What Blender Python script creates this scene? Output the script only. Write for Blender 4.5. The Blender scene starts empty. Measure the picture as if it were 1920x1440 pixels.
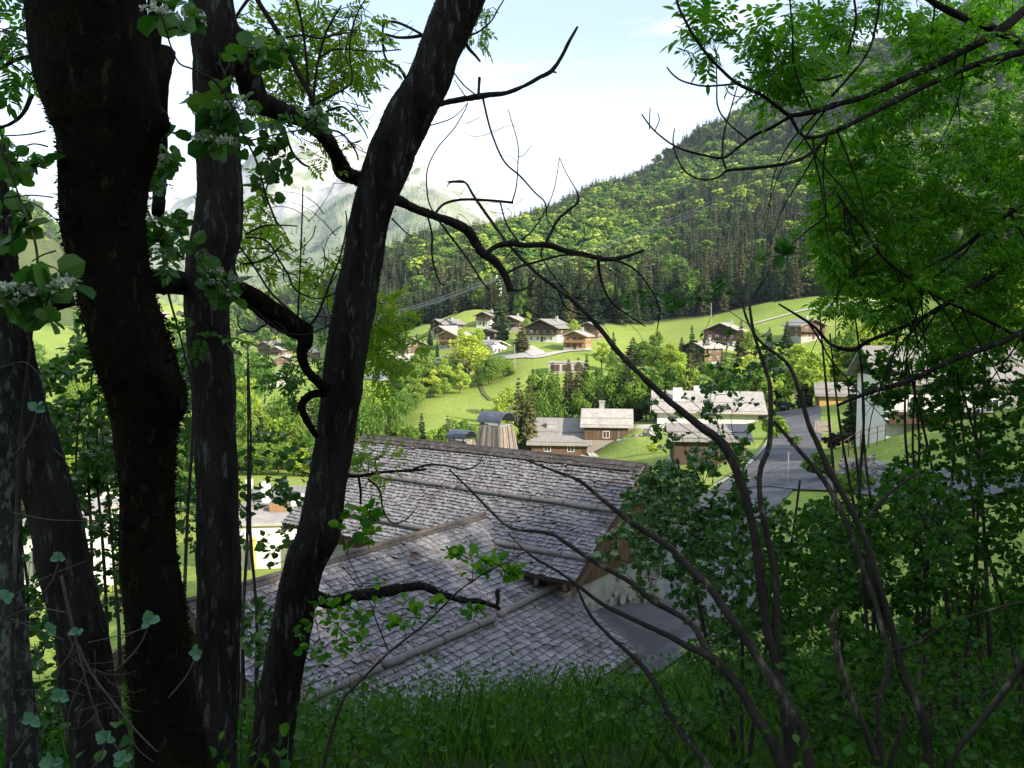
import bpy, math, random
import numpy as np
from mathutils import Vector, Matrix
random.seed(7); RNG = np.random.default_rng(7)
R = math.radians
SC = bpy.context.scene
COL = SC.collection
# ------------------------------------------------------------------ camera
FPX, HY = 1640.0, 602.0                       # focal length in pixels of the 1920 px photo, horizon row
PITCH = math.atan((720 - HY) / FPX); CA, SA = math.cos(PITCH), math.sin(PITCH)
cam = bpy.data.objects.new('camera', bpy.data.cameras.new('camera')); COL.objects.link(cam)
cam.data.sensor_width = 36; cam.data.lens = 36 * FPX / 1920
cam.rotation_euler = (R(90) - PITCH, 0, 0); cam.location = (0, 0, 0)
cam.data.clip_start = .05; cam.data.clip_end = 40000
SC.camera = cam
# ------------------------------------------------------------------ sky and sun
SUN_AZ, SUN_EL = 132, 25                      # clockwise from the viewing direction
w = bpy.data.worlds.new('World'); SC.world = w; w.use_nodes = True
nt = w.node_tree; nt.nodes.clear()
def N(t, kind, **kw):
    n = t.nodes.new(kind)
    for k, v in kw.items():
        if k in n.inputs: n.inputs[k].default_value = v
        else: setattr(n, k, v)
    return n
sky = N(nt, 'ShaderNodeTexSky', sky_type='NISHITA', sun_disc=False, sun_elevation=R(SUN_EL), sun_rotation=R(SUN_AZ), air_density=1.0, dust_density=2.2, altitude=1100)
tc = N(nt, 'ShaderNodeTexCoord'); mp = N(nt, 'ShaderNodeMapping'); mp.inputs['Scale'].default_value = (1.0, 1.0, 4.2)
cl = N(nt, 'ShaderNodeTexNoise', Scale=2.3, Detail=7.0, Roughness=.56); ramp = N(nt, 'ShaderNodeValToRGB')
ramp.color_ramp.elements[0].position = .46; ramp.color_ramp.elements[1].position = .70
sep = N(nt, 'ShaderNodeSeparateXYZ'); hz = N(nt, 'ShaderNodeMapRange'); hz.inputs[1].default_value = .03; hz.inputs[2].default_value = .30
hz.inputs[3].default_value = .85; hz.inputs[4].default_value = 0.2
mx = N(nt, 'ShaderNodeMath', operation='MAXIMUM'); mix = N(nt, 'ShaderNodeMixRGB'); mix.inputs[2].default_value = (7.0, 7.2, 7.6, 1)
bg = N(nt, 'ShaderNodeBackground', Strength=.13); wo = N(nt, 'ShaderNodeOutputWorld')
L = nt.links.new
L(tc.outputs['Generated'], mp.inputs[0]); L(mp.outputs[0], cl.inputs['Vector']); L(cl.outputs[0], ramp.inputs[0])
L(tc.outputs['Generated'], sep.inputs[0]); L(sep.outputs[2], hz.inputs[0]); L(ramp.outputs[0], mx.inputs[0]); L(hz.outputs[0], mx.inputs[1])
L(mx.outputs[0], mix.inputs[0]); L(sky.outputs[0], mix.inputs[1]); L(mix.outputs[0], bg.inputs[0]); L(bg.outputs[0], wo.inputs[0])
sd = bpy.data.lights.new('sun', 'SUN'); sd.energy = 5.0; sd.angle = R(.5); sd.color = (1, .9, .74)
sun = bpy.data.objects.new('sun', sd); COL.objects.link(sun)
sdir = Vector((math.sin(R(SUN_AZ)) * math.cos(R(SUN_EL)), math.cos(R(SUN_AZ)) * math.cos(R(SUN_EL)), math.sin(R(SUN_EL))))
sun.rotation_euler = sdir.to_track_quat('Z', 'Y').to_euler(); sun.location = (40, -10, 40)
SC.view_settings.view_transform = 'Standard'; SC.view_settings.look = 'None'; SC.view_settings.exposure = 1.1; SC.view_settings.gamma = 1
SC.render.engine = 'CYCLES'
cy = SC.cycles; cy.use_denoising = True; cy.max_bounces = 6; cy.diffuse_bounces = 3; cy.glossy_bounces = 2; cy.transmission_bounces = 3
cy.transparent_max_bounces = 8; cy.volume_bounces = 0; cy.sample_clamp_indirect = 6; cy.caustics_reflective = False; cy.caustics_refractive = False
# ------------------------------------------------------------------ helpers
def W(px, py, Y):                              # the point at forward distance Y seen at a photo pixel
    vx = (px - 960) / FPX; vu = (720 - py) / FPX
    d = (vx, CA + vu * SA, -SA + vu * CA); k = Y / d[1]
    return Vector((d[0] * k, Y, d[2] * k))
def proj(P):
    d = P[1] * CA - P[2] * SA; u = P[1] * SA + P[2] * CA
    return 960 + FPX * P[0] / d, 720 - FPX * u / d
def vnoise(p, seed=0):                         # vectorised lattice noise, p (n,3) -> -1..1
    i = np.floor(p).astype(np.int64); f = p - i; f = f * f * (3 - 2 * f); out = 0
    for dx in (0, 1):
        for dy in (0, 1):
            for dz in (0, 1):
                h = (i[:, 0] + dx) * 374761393 + (i[:, 1] + dy) * 668265263 + (i[:, 2] + dz) * 2147483647 + seed * 974634777
                h = (h ^ (h >> 13)) * 1274126177; h = h & 0xffffffff; h = (h ^ (h >> 16)) & 0xffff
                wgt = (f[:, 0] if dx else 1 - f[:, 0]) * (f[:, 1] if dy else 1 - f[:, 1]) * (f[:, 2] if dz else 1 - f[:, 2])
                out = out + wgt * (h / 32767.5 - 1)
    return out
def fbm(p, octv=4, seed=0, gain=.5):
    o = 0; a = 1
    for k in range(octv): o = o + a * vnoise(p * 2 ** k + 13.7 * k, seed + k); a *= gain
    return o
class MB:                                      # collects shapes, links them as one mesh object
    def __init__(s): s.v = []; s.f = []; s.m = []; s.n = 0
    def add(s, V, F, m=0):                     # V (n,3), F list of tuples or (k,c) array
        V = np.asarray(V, float).reshape(-1, 3); s.v.append(V)
        F = [F] if isinstance(F, np.ndarray) else F
        if len(F) and not isinstance(F[0], np.ndarray):
            g = {}
            for t in F: g.setdefault(len(t), []).append(t)
            F = [np.array(t) for t in g.values()]
        for a in F:
            if len(a): s.f.append(a + s.n); s.m.append(np.full(len(a), m))
        s.n += len(V); return s
    def box(s, c, d, M=None, m=0):             # centre, full size
        V = np.array([(x, y, z) for x in (-.5, .5) for y in (-.5, .5) for z in (-.5, .5)]) * np.array(d) + np.array(c)
        if M is not None: V = V @ np.array(M.to_3x3()).T + np.array(M.translation)
        return s.add(V, [(0, 1, 3, 2), (4, 6, 7, 5), (0, 4, 5, 1), (2, 3, 7, 6), (0, 2, 6, 4), (1, 5, 7, 3)], m)
    def prism(s, pts, y0, y1, m=0):            # polygon in XZ extruded along Y
        n = len(pts); V = [(x, y0, z) for x, z in pts] + [(x, y1, z) for x, z in pts]
        return s.add(V, [tuple(range(n)), tuple(range(2 * n - 1, n - 1, -1))] + [(i, i + n, (i + 1) % n + n, (i + 1) % n) for i in range(n)], m)
    def tube(s, P, rad, sides=6, rough=0, seed=0, m=0, cap=True, sub=0):
        P = np.asarray([tuple(p) for p in P], float); rad = np.broadcast_to(np.asarray(rad, float), (len(P),)).copy()
        if sub:
            Q = []; Rr = []
            for i in range(len(P) - 1):
                a, b, c, d = P[max(i - 1, 0)], P[i], P[i + 1], P[min(i + 2, len(P) - 1)]
                for k in range(sub):
                    t = k / sub
                    Q.append(.5 * ((2 * b) + (c - a) * t + (2 * a - 5 * b + 4 * c - d) * t * t + (3 * b - a - 3 * c + d) * t ** 3)); Rr.append(rad[i] * (1 - t) + rad[i + 1] * t)
            Q.append(P[-1]); Rr.append(rad[-1]); P = np.array(Q); rad = np.array(Rr)
        n = len(P); T = np.gradient(P, axis=0); T /= np.linalg.norm(T, axis=1)[:, None] + 1e-9
        a = np.array([1., 0, 0]) if abs(T[0][0]) < .8 else np.array([0, 1., 0])
        U = np.zeros_like(P)
        for i in range(n):
            a = a - T[i] * a.dot(T[i]); a /= np.linalg.norm(a) + 1e-9; U[i] = a
        B = np.cross(T, U); ang = np.linspace(0, 2 * np.pi, sides, endpoint=False)
        off = U[:, None] * np.cos(ang)[None, :, None] + B[:, None] * np.sin(ang)[None, :, None]
        rr = np.repeat(rad[:, None], sides, 1)
        if rough:
            sp = (P[:, None] + off * rad[:, None, None]).reshape(-1, 3)
            lo = fbm(sp * np.array([7., 7, 3.5]), 3, seed).reshape(n, sides)
            hi = (1 - np.abs(fbm(sp * np.array([55., 55, 13.]), 3, seed + 5))).reshape(n, sides) - .5
            rr = rr * (1 + rough * lo) + np.minimum(rad[:, None] * .5, .02) * hi * rough * 3.2
        V = (P[:, None] + off * rr[:, :, None]).reshape(-1, 3)
        i = np.arange(n - 1)[:, None] * sides; j = np.arange(sides)[None]; j2 = (j + 1) % sides
        F = np.stack([i + j, i + j2, i + sides + j2, i + sides + j], -1).reshape(-1, 4)
        Fs = [F]
        if cap: Fs += [np.arange(sides)[::-1][None], (np.arange(sides) + (n - 1) * sides)[None]]
        s.add(V, Fs, m); return P, rad
    def build(s, name, mats, parent=None, smooth=False, loc=None, rot=None):
        V = np.concatenate(s.v) if s.v else np.zeros((0, 3))
        me = bpy.data.meshes.new(name); me.vertices.add(len(V)); me.vertices.foreach_set('co', V.ravel().astype(np.float32))
        cnt = np.concatenate([np.full(len(a), a.shape[1]) for a in s.f]); idx = np.concatenate([a.ravel() for a in s.f])
        me.loops.add(len(idx)); me.loops.foreach_set('vertex_index', idx.astype(np.int32))
        me.polygons.add(len(cnt)); me.polygons.foreach_set('loop_start', np.concatenate([[0], np.cumsum(cnt)[:-1]]).astype(np.int32))
        me.polygons.foreach_set('material_index', np.concatenate(s.m).astype(np.int32))
        me.polygons.foreach_set('use_smooth', np.full(len(cnt), smooth))
        for mt in (mats if isinstance(mats, (list, tuple)) else [mats]): me.materials.append(mt)
        me.update(calc_edges=True)
        o = bpy.data.objects.new(name, me); COL.objects.link(o)
        if parent is not None: o.parent = parent
        if loc is not None: o.location = loc
        if rot is not None: o.rotation_euler = rot
        return o
def tag(o, label=None, cat=None, group=None, kind=None):
    if label: o['label'] = label
    if cat: o['category'] = cat
    if group: o['group'] = group
    if kind: o['kind'] = kind
    return o
def empty(name, loc=(0, 0, 0), rz=0):
    o = bpy.data.objects.new(name, None); COL.objects.link(o); o.location = loc; o.rotation_euler = (0, 0, rz); return o
def copy_tree(o, parent=None):
    c = o.copy(); COL.objects.link(c); c.parent = parent
    for ch in list(o.children): copy_tree(ch, c)
    return c
# ------------------------------------------------------------------ materials
def mat(name, col, rough=.8, col2=None, scale=4, stretch=(1, 1, 1), bump=0, bscale=None, island=0, objrand=0, trans=0, spec=.3, detail=5, metal=0, coord='Object', contrast=(.35, .65), ttint=(1.35, 1.25, .5), col3=None, c3=(.55, .7), scale3=3, fleck=0):
    m = bpy.data.materials.new(name); m.use_nodes = True; t = m.node_tree; l = t.links.new
    b = t.nodes['Principled BSDF']; out = t.nodes['Material Output']
    b.inputs['Roughness'].default_value = rough; b.inputs['Specular IOR Level'].default_value = spec; b.inputs['Metallic'].default_value = metal
    tcn = N(t, 'ShaderNodeTexCoord'); mpn = N(t, 'ShaderNodeMapping'); mpn.inputs['Scale'].default_value = stretch; l(tcn.outputs[coord], mpn.inputs[0])
    c = N(t, 'ShaderNodeRGB'); c.outputs[0].default_value = (*col, 1); cur = c.outputs[0]
    if col2 is not None:
        nz = N(t, 'ShaderNodeTexNoise', Scale=scale, Detail=detail, Roughness=.62); l(mpn.outputs[0], nz.inputs['Vector'])
        mr = N(t, 'ShaderNodeMapRange'); mr.inputs[1].default_value = contrast[0]; mr.inputs[2].default_value = contrast[1]; l(nz.outputs[0], mr.inputs[0])
        mxn = N(t, 'ShaderNodeMixRGB'); l(mr.outputs[0], mxn.inputs[0]); l(cur, mxn.inputs[1]); mxn.inputs[2].default_value = (*col2, 1); cur = mxn.outputs[0]
    if col3 is not None:
        nz = N(t, 'ShaderNodeTexNoise', Scale=scale3, Detail=6.0, Roughness=.65); l((mpn if fleck else tcn).outputs[0 if fleck else coord], nz.inputs['Vector'])
        mr = N(t, 'ShaderNodeMapRange'); mr.inputs[1].default_value = c3[0]; mr.inputs[2].default_value = c3[1]; l(nz.outputs[0], mr.inputs[0])
        mxn = N(t, 'ShaderNodeMixRGB'); l(mr.outputs[0], mxn.inputs[0]); l(cur, mxn.inputs[1]); mxn.inputs[2].default_value = (*col3, 1); cur = mxn.outputs[0]
    if island or objrand:
        geo = N(t, 'ShaderNodeNewGeometry'); oi = N(t, 'ShaderNodeObjectInfo')
        hs = N(t, 'ShaderNodeHueSaturation'); vv = None
        a = N(t, 'ShaderNodeMath', operation='MULTIPLY_ADD'); l(geo.outputs['Random Per Island'], a.inputs[0]); a.inputs[1].default_value = 2 * island; a.inputs[2].default_value = 1 - island
        bb = N(t, 'ShaderNodeMath', operation='MULTIPLY_ADD'); l(oi.outputs['Random'], bb.inputs[0]); bb.inputs[1].default_value = 2 * objrand; bb.inputs[2].default_value = 1 - objrand
        vv = N(t, 'ShaderNodeMath', operation='MULTIPLY'); l(a.outputs[0], vv.inputs[0]); l(bb.outputs[0], vv.inputs[1]); l(vv.outputs[0], hs.inputs['Value'])
        hh = N(t, 'ShaderNodeMath', operation='MULTIPLY_ADD'); l((oi if objrand else geo).outputs['Random' if objrand else 'Random Per Island'], hh.inputs[0]); hh.inputs[1].default_value = -.05 * (1 if col[1] > col[0] * 1.2 else .2); hh.inputs[2].default_value = .5 + .025 * (1 if col[1] > col[0] * 1.2 else .2)
        l(hh.outputs[0], hs.inputs['Hue']); l(cur, hs.inputs['Color']); cur = hs.outputs[0]
    l(cur, b.inputs['Base Color'])
    if bump:
        nb = N(t, 'ShaderNodeTexNoise', Scale=bscale or scale * 3, Detail=6.0, Roughness=.65); l(mpn.outputs[0], nb.inputs['Vector'])
        bp = N(t, 'ShaderNodeBump', Strength=bump, Distance=.03); l(nb.outputs[0], bp.inputs['Height']); l(bp.outputs[0], b.inputs['Normal'])
    if trans:
        tr = N(t, 'ShaderNodeBsdfTranslucent'); ti = N(t, 'ShaderNodeMixRGB', blend_type='MULTIPLY'); ti.inputs[0].default_value = 1; l(cur, ti.inputs[1]); ti.inputs[2].default_value = (*ttint, 1)
        l(ti.outputs[0], tr.inputs[0]); ms = N(t, 'ShaderNodeMixShader'); ms.inputs[0].default_value = trans; l(b.outputs[0], ms.inputs[1]); l(tr.outputs[0], ms.inputs[2]); l(ms.outputs[0], out.inputs[0])
    return m
M = {}
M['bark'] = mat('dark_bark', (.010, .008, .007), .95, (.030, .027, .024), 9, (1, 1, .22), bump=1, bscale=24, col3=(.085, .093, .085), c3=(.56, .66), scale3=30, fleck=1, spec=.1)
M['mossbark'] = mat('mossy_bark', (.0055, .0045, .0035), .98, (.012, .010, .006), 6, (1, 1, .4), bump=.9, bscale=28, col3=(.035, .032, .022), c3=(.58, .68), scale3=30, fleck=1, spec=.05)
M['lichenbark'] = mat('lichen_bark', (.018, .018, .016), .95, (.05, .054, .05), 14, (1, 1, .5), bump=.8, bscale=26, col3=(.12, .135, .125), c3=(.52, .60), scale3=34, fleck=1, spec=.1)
M['moss'] = mat('moss', (.014, .017, .004), .95, (.006, .007, .003), 12, island=.35, trans=.25, spec=.05)
M['twig'] = mat('twig_bark', (.016, .012, .011), .9, (.032, .027, .024), 30, bump=.4, bscale=90, spec=.15)
M['drytwig'] = mat('dry_twig', (.055, .045, .038), .9, (.10, .09, .078), 22, bump=.4, bscale=90, spec=.15)
M['stem'] = mat('shrub_stem', (.024, .020, .017), .9, (.05, .043, .036), 8, (1, 1, .35), bump=.6, bscale=50, col3=(.15, .125, .10), c3=(.56, .64), scale3=9, fleck=1, spec=.15)
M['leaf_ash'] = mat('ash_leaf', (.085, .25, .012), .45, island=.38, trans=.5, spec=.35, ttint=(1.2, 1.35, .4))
M['leaf_ashsun'] = mat('sunlit_ash_leaf', (.20, .36, .03), .45, island=.22, trans=.5, spec=.3)  # ash leaf with sunlight put into a brighter, yellower colour
M['leaf_way'] = mat('wayfaring_leaf', (.052, .14, .026), .5, island=.28, trans=.4, spec=.35, ttint=(1.1, 1.4, .5))
M['leaf_hazel'] = mat('hazel_leaf', (.038, .12, .011), .5, island=.3, trans=.45, spec=.25, ttint=(1.1, 1.4, .4))
M['leaf_pale'] = mat('pale_young_leaf', (.09, .20, .13), .6, island=.15, trans=.3, spec=.2, ttint=(1, 1.2, .7))
M['blossom'] = mat('cream_blossom', (.50, .56, .44), .8, island=.15, trans=.2, ttint=(1, 1, .8))
M['grass'] = mat('grass_blade', (.05, .13, .018), .6, island=.45, trans=.45, spec=.2, ttint=(1.1, 1.3, .4))
M['conif'] = mat('spruce_needles', (.040, .068, .026), .8, island=.35, objrand=.4, trans=.15, spec=.1)
M['conif2'] = mat('brown_tipped_spruce_needles', (.115, .115, .048), .8, island=.35, objrand=.25, trans=.15, spec=.1)
M['larch'] = mat('larch_needles', (.17, .24, .05), .8, island=.3, objrand=.2, trans=.3, spec=.1)
M['broad'] = mat('beech_leaves', (.14, .24, .040), .7, island=.35, objrand=.3, trans=.35, spec=.15)
M['broadlight'] = mat('spring_leaves', (.30, .42, .065), .7, island=.3, objrand=.2, trans=.38, spec=.15)
M['farbroad'] = mat('distant_beech_leaves', (.095, .175, .034), .8, island=.3, objrand=.4, trans=.12, spec=.05)
M['farlight'] = mat('distant_spring_leaves', (.21, .31, .055), .8, island=.3, objrand=.35, trans=.12, spec=.05)
M['trunk'] = mat('tree_bark', (.09, .075, .06), .9, (.16, .14, .12), 3)
# ------------------------------------------------------------------ terrain: height by bearing and distance
def Zp(Y, z): return (Y, HY - FPX * z / Y)
cols = {   # px: rows (forward distance, photo row of the ground there)
 -420: [(60, 980), (150, 850), (300, 740), (600, 640), (1000, 560), (1500, 440), (1900, 340), (2600, 420), (5000, 520), (9000, 560)],
 -100: [(60, 1040), (150, 890), (300, 770), (500, 690), (800, 630), (1200, 540), (1600, 425), (1850, 388), (2500, 450), (5000, 500), (9000, 560)],
 60: [(60, 1060), (150, 890), (300, 775), (400, 712), (500, 690), (800, 640), (1200, 560), (1600, 430), (1850, 400), (2500, 440), (5000, 480), (9000, 560)],
 180: [(60, 1070), (120, 930), (200, 850), (350, 760), (500, 690), (800, 640), (1200, 590), (1600, 560), (1900, 500), (2600, 520), (5000, 450), (7000, 440), (9000, 520)],
 320: [(60, 1070), (120, 930), (200, 850), (350, 765), (500, 700), (700, 650), (1000, 612), (1500, 588), (2200, 570), (3200, 520), (4500, 430), (5600, 405), (7500, 400), (9000, 470)],
 450: [(60, 1065), (120, 905), (200, 850), (300, 790), (350, 745), (450, 702), (600, 662), (900, 625), (1100, 592), (1250, 588), (1600, 590), (2200, 566), (3000, 545), (3700, 470), (4400, 390), (5000, 332), (6500, 420), (9000, 520)],
 600: [(60, 1060), (120, 905), (200, 850), (300, 775), (350, 738), (450, 702), (600, 664), (820, 635), (950, 585), (1100, 562), (1250, 560), (1600, 580), (2200, 556), (3000, 525), (3700, 450), (4400, 360), (5000, 290), (6500, 380), (9000, 520)],
 700: [(60, 1050), (120, 905), (200, 850), (270, 800), (340, 730), (400, 690), (480, 650), (560, 622), (700, 575), (850, 535), (1000, 520), (1300, 535), (2000, 540), (3000, 500), (4200, 370), (5000, 300), (6500, 380), (9000, 520)],
 800: [(30, 1180), (60, 1020), (100, 935), (150, 890), (200, 850), (250, 790), (300, 735), (345, 695), (390, 655), (450, 620), (480, 607), (510, 615), (600, 580), (750, 510), (900, 484), (1000, 476), (1300, 500), (2500, 520), (4200, 385), (5000, 345), (6500, 400), (9000, 520)],
 900: [(30, 1150), (60, 1010), (100, 930), (150, 885), (200, 850), (245, 790), (290, 735), (325, 702), (355, 665), (420, 626), (460, 587), (480, 578), (520, 592), (600, 560), (750, 500), (950, 468), (1100, 453), (1400, 480), (2500, 500), (4200, 440), (5000, 405), (6500, 430), (9000, 520)],
 1000: [(27, 1130), (45, 1010), (80, 920), (110, 885), (150, 868), (190, 830), (230, 785), (280, 735), (300, 700), (330, 662), (350, 640), (400, 628), (460, 600), (520, 585), (600, 555), (800, 480), (1000, 444), (1200, 424), (1500, 445), (4000, 480), (6500, 470), (9000, 540)],
 1100: [(26, 1130), (45, 1000), (70, 925), (95, 892), (120, 874), (145, 858), (180, 820), (220, 775), (270, 730), (300, 690), (325, 657), (360, 640), (430, 615), (520, 585), (620, 545), (800, 480), (1100, 412), (1330, 392), (1600, 412), (4000, 430), (9000, 540)],
 1200: [(26, 1160), (40, 1040), (60, 945), (85, 885), (105, 868), (125, 842), (150, 804), (185, 790), (220, 760), (270, 722), (320, 680), (400, 635), (470, 608), (520, 585), (620, 540), (800, 480), (1100, 405), (1450, 358), (1800, 370), (4000, 420), (9000, 540)],
 1330: [(26, 1165), (40, 1060), (60, 958), (78, 895), (100, 855), (130, 822), (155, 806), (190, 778), (240, 738), (300, 690), (340, 645), (420, 612), (480, 590), (600, 530), (850, 430), (1200, 340), (1600, 268), (2000, 300), (4000, 400), (9000, 540)],
 1450: [(26, 1165), (45, 1015), (60, 945), (74, 892), (100, 850), (130, 812), (160, 786), (190, 770), (240, 742), (300, 690), (340, 640), (400, 598), (460, 570), (580, 520), (850, 400), (1250, 290), (1700, 205), (2100, 240), (4000, 380), (9000, 540)],
 1560: [(26, 1130), (45, 985), (60, 918), (75, 880), (100, 842), (130, 800), (160, 768), (190, 755), (240, 735), (300, 680), (340, 630), (400, 585), (460, 555), (580, 500), (850, 370), (1250, 230), (1700, 140), (2100, 180), (4000, 380), (9000, 540)],
 1700: [(26, 1080), (45, 945), (62, 885), (75, 820), (100, 795), (160, 740), (240, 690), (330, 625), (400, 580), (500, 520), (800, 390), (1300, 210), (1750, 90), (2200, 140), (9000, 540)],
 1880: [(26, 1040), (45, 900), (75, 780), (160, 660), (240, 610), (330, 540), (500, 450), (800, 320), (1300, 120), (1800, -20), (2300, 60), (9000, 540)],
 2400: [(26, 900), (45, 800), (75, 680), (160, 520), (330, 400), (500, 330), (800, 200), (1300, 20), (1800, -120), (2300, 0), (9000, 500)]}
def near(px):                                  # the bank the camera stands on
    e = np.interp(px, [200, 600, 900, 1200, 1500, 1900], [-7.2, -6.75, -6.3, -5.9, -5.4, -4.4])
    return [(.5, -1.62), (1.5, -1.8), (3, -2.35), (6, -3.35), (9, -4.4), (13, e), (18.5 if 250 < px < 1450 else 18, -8.9 if 250 < px < 1300 else e - 1.7)]
prof = []
for px in sorted(cols):
    az = math.atan((px - 960) / FPX); c = math.cos(az)
    rows = [(Y, z) for Y, z in near(px)]
    if 250 < px < 900: rows.append((28, -9.6))
    rows += [(Y, (HY - py) * Y / FPX) for Y, py in cols[px]]
    prof.append((az, [(math.log(Y / c), z) for Y, z in rows]))
back = [(.5, -1.62), (1.5, -1.4), (3, -1.0), (6, .3), (12, 3.2), (30, 12), (100, 46), (400, 180), (1200, 420), (3000, 500), (9000, 300)]
side = [(.5, -1.62), (3, -1.5), (6, -1.2), (12, -.4), (30, 4.5), (100, 24), (400, 120), (1200, 380), (2200, 600), (3200, 500), (9000, 200)]
lside = [(.5, -1.62), (3, -2.0), (6, -2.4), (12, -3.6), (30, -8), (100, -14), (400, -10), (1200, 80), (2200, 300), (4000, 300), (9000, 200)]
lg = lambda a: [(math.log(r), z) for r, z in a]
prof += [(R(85), lg(side)), (R(130), lg(back)), (R(180), lg(back)), (R(-75), lg(lside)), (R(-120), lg(lside)), (R(-180), lg(back))]
prof.sort(key=lambda t: t[0])
LR = np.linspace(math.log(.5), math.log(9000), 700); PA = np.array([a for a, _ in prof])
def t_of(rows):
    x = np.array([q[0] for q in rows]); z = np.array([q[1] for q in rows]); r = np.exp(x); y = z / (r + 3)
    d = np.diff(y) / np.diff(x); mslope = np.zeros(len(x)); mslope[1:-1] = np.where(d[1:] * d[:-1] > 0, 2 * d[1:] * d[:-1] / (d[1:] + d[:-1] + 1e-12), 0)
    k = np.clip(np.searchsorted(x, LR) - 1, 0, len(x) - 2); h = x[k + 1] - x[k]; t = np.clip((LR - x[k]) / h, 0, 1)
    return (1 + 2 * t) * (1 - t) ** 2 * y[k] + t * (1 - t) ** 2 * h * mslope[k] + t * t * (3 - 2 * t) * y[k + 1] + t * t * (t - 1) * h * mslope[k + 1]
TT = np.array([t_of(rw) for _, rw in prof])
DT = np.zeros_like(TT)
for i in range(1, len(PA) - 1):
    d0 = (TT[i] - TT[i - 1]) / (PA[i] - PA[i - 1]); d1 = (TT[i + 1] - TT[i]) / (PA[i + 1] - PA[i])
    DT[i] = np.where(d0 * d1 > 0, 2 * d0 * d1 / (d0 + d1 + 1e-12), 0)
def H(x, y, rough=True):
    x = np.atleast_1d(np.asarray(x, float)); y = np.atleast_1d(np.asarray(y, float)); shp = x.shape; x = x.ravel(); y = y.ravel()
    az = np.arctan2(x, y); r = np.maximum(np.hypot(x, y), .5); lr = np.log(r)
    i = np.clip(np.searchsorted(PA, az) - 1, 0, len(PA) - 2); h = PA[i + 1] - PA[i]; t = np.clip((az - PA[i]) / h, 0, 1)
    q = np.clip((lr - LR[0]) / (LR[1] - LR[0]), 0, len(LR) - 1.001); j = q.astype(int); f = q - j
    g = lambda A, I: A[I, j] * (1 - f) + A[I, j + 1] * f
    T = (1 + 2 * t) * (1 - t) ** 2 * g(TT, i) + t * (1 - t) ** 2 * h * g(DT, i) + t * t * (3 - 2 * t) * g(TT, i + 1) + t * t * (t - 1) * h * g(DT, i + 1)
    z = T * (r + 3)
    if rough:
        P3 = np.stack([x, y, 0 * x], 1)
        fl = np.clip((r - 19) / 10, 0, 1) * np.clip((r - 30) / 200 + .15, 0, 1)
        z = z + fbm(P3 * .012, 4, 3) * 3.0 * fl * np.clip(r / 600, .15, 1)
        k = np.clip((r - 600) / 1500, 0, 1); z = z + (1 - np.abs(fbm(P3 * .0035, 5, 9))) * 62 * k - 34 * k
        k = np.clip((r - 2800) / 1600, 0, 1); z = z + (.55 - np.abs(fbm(P3 * .0011, 6, 21, .55))) * 190 * k
        z = z + fbm(P3 * .9, 3, 5) * .12 * np.clip((20 - r) / 8, 0, 1) * np.clip((r - 1.5) / 3, 0, 1)
    return z.reshape(shp)
def Hs(x, y): return float(H(x, y)[0])
def hit(px, py, y0=40, y1=8000):               # first ground point seen at a pixel beyond y0
    Y = np.exp(np.linspace(math.log(y0), math.log(y1), 1500)); vx = (px - 960) / FPX; vu = (720 - py) / FPX
    d = np.array([vx, CA + vu * SA, -SA + vu * CA]); k = Y / d[1]; gz = H(d[0] * k, Y); s = d[2] * k <= gz
    i = int(np.argmax(s)) if s.any() else len(Y) - 1
    return Vector((d[0] * k[i], Y[i], gz[i]))
def G(px, Y, dz=0):
    x = (px - 960) / FPX * Y / CA * 1.0; x = (px - 960) / FPX * (Y * CA + .12 * 0); z = Hs(x, Y)
    for _ in range(3): x = (px - 960) / FPX * (Y * CA - z * SA); z = Hs(x, Y)
    return Vector((x, Y, z + dz))
def in_forest(px, Y):                           # the wooded far slope
    edge = np.interp(px, [600, 720, 800, 880, 930, 1000, 1100, 1200, 1300, 1380, 1450, 1560, 1700, 2400], [520, 520, 512, 500, 478, 455, 455, 475, 480, 475, 462, 450, 430, 380])
    return (Y > edge) & (Y < 2100) & (px > np.interp(Y, [500, 800, 1100], [660, 640, 600]))
az = np.concatenate([np.radians(np.arange(-180, -48, 2.5)), np.radians(np.arange(-48, 48, .16)), np.radians(np.arange(48, 180.1, 2.5))]); az[-1] = np.pi
rr = np.exp(np.linspace(math.log(.5), math.log(9000), 520)); nA, nR = len(az), len(rr)
AZ, RR = np.meshgrid(az, rr); X = RR * np.sin(AZ); Y_ = RR * np.cos(AZ); Z_ = H(X, Y_)
V = np.stack([X, Y_, Z_], -1).reshape(-1, 3)
i = np.arange(nR - 1)[:, None] * nA; j = np.arange(nA - 1)[None]
F = np.stack([i + j, i + j + 1, i + nA + j + 1, i + nA + j], -1).reshape(-1, 4)
g = MB(); g.add(V, F)
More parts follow.
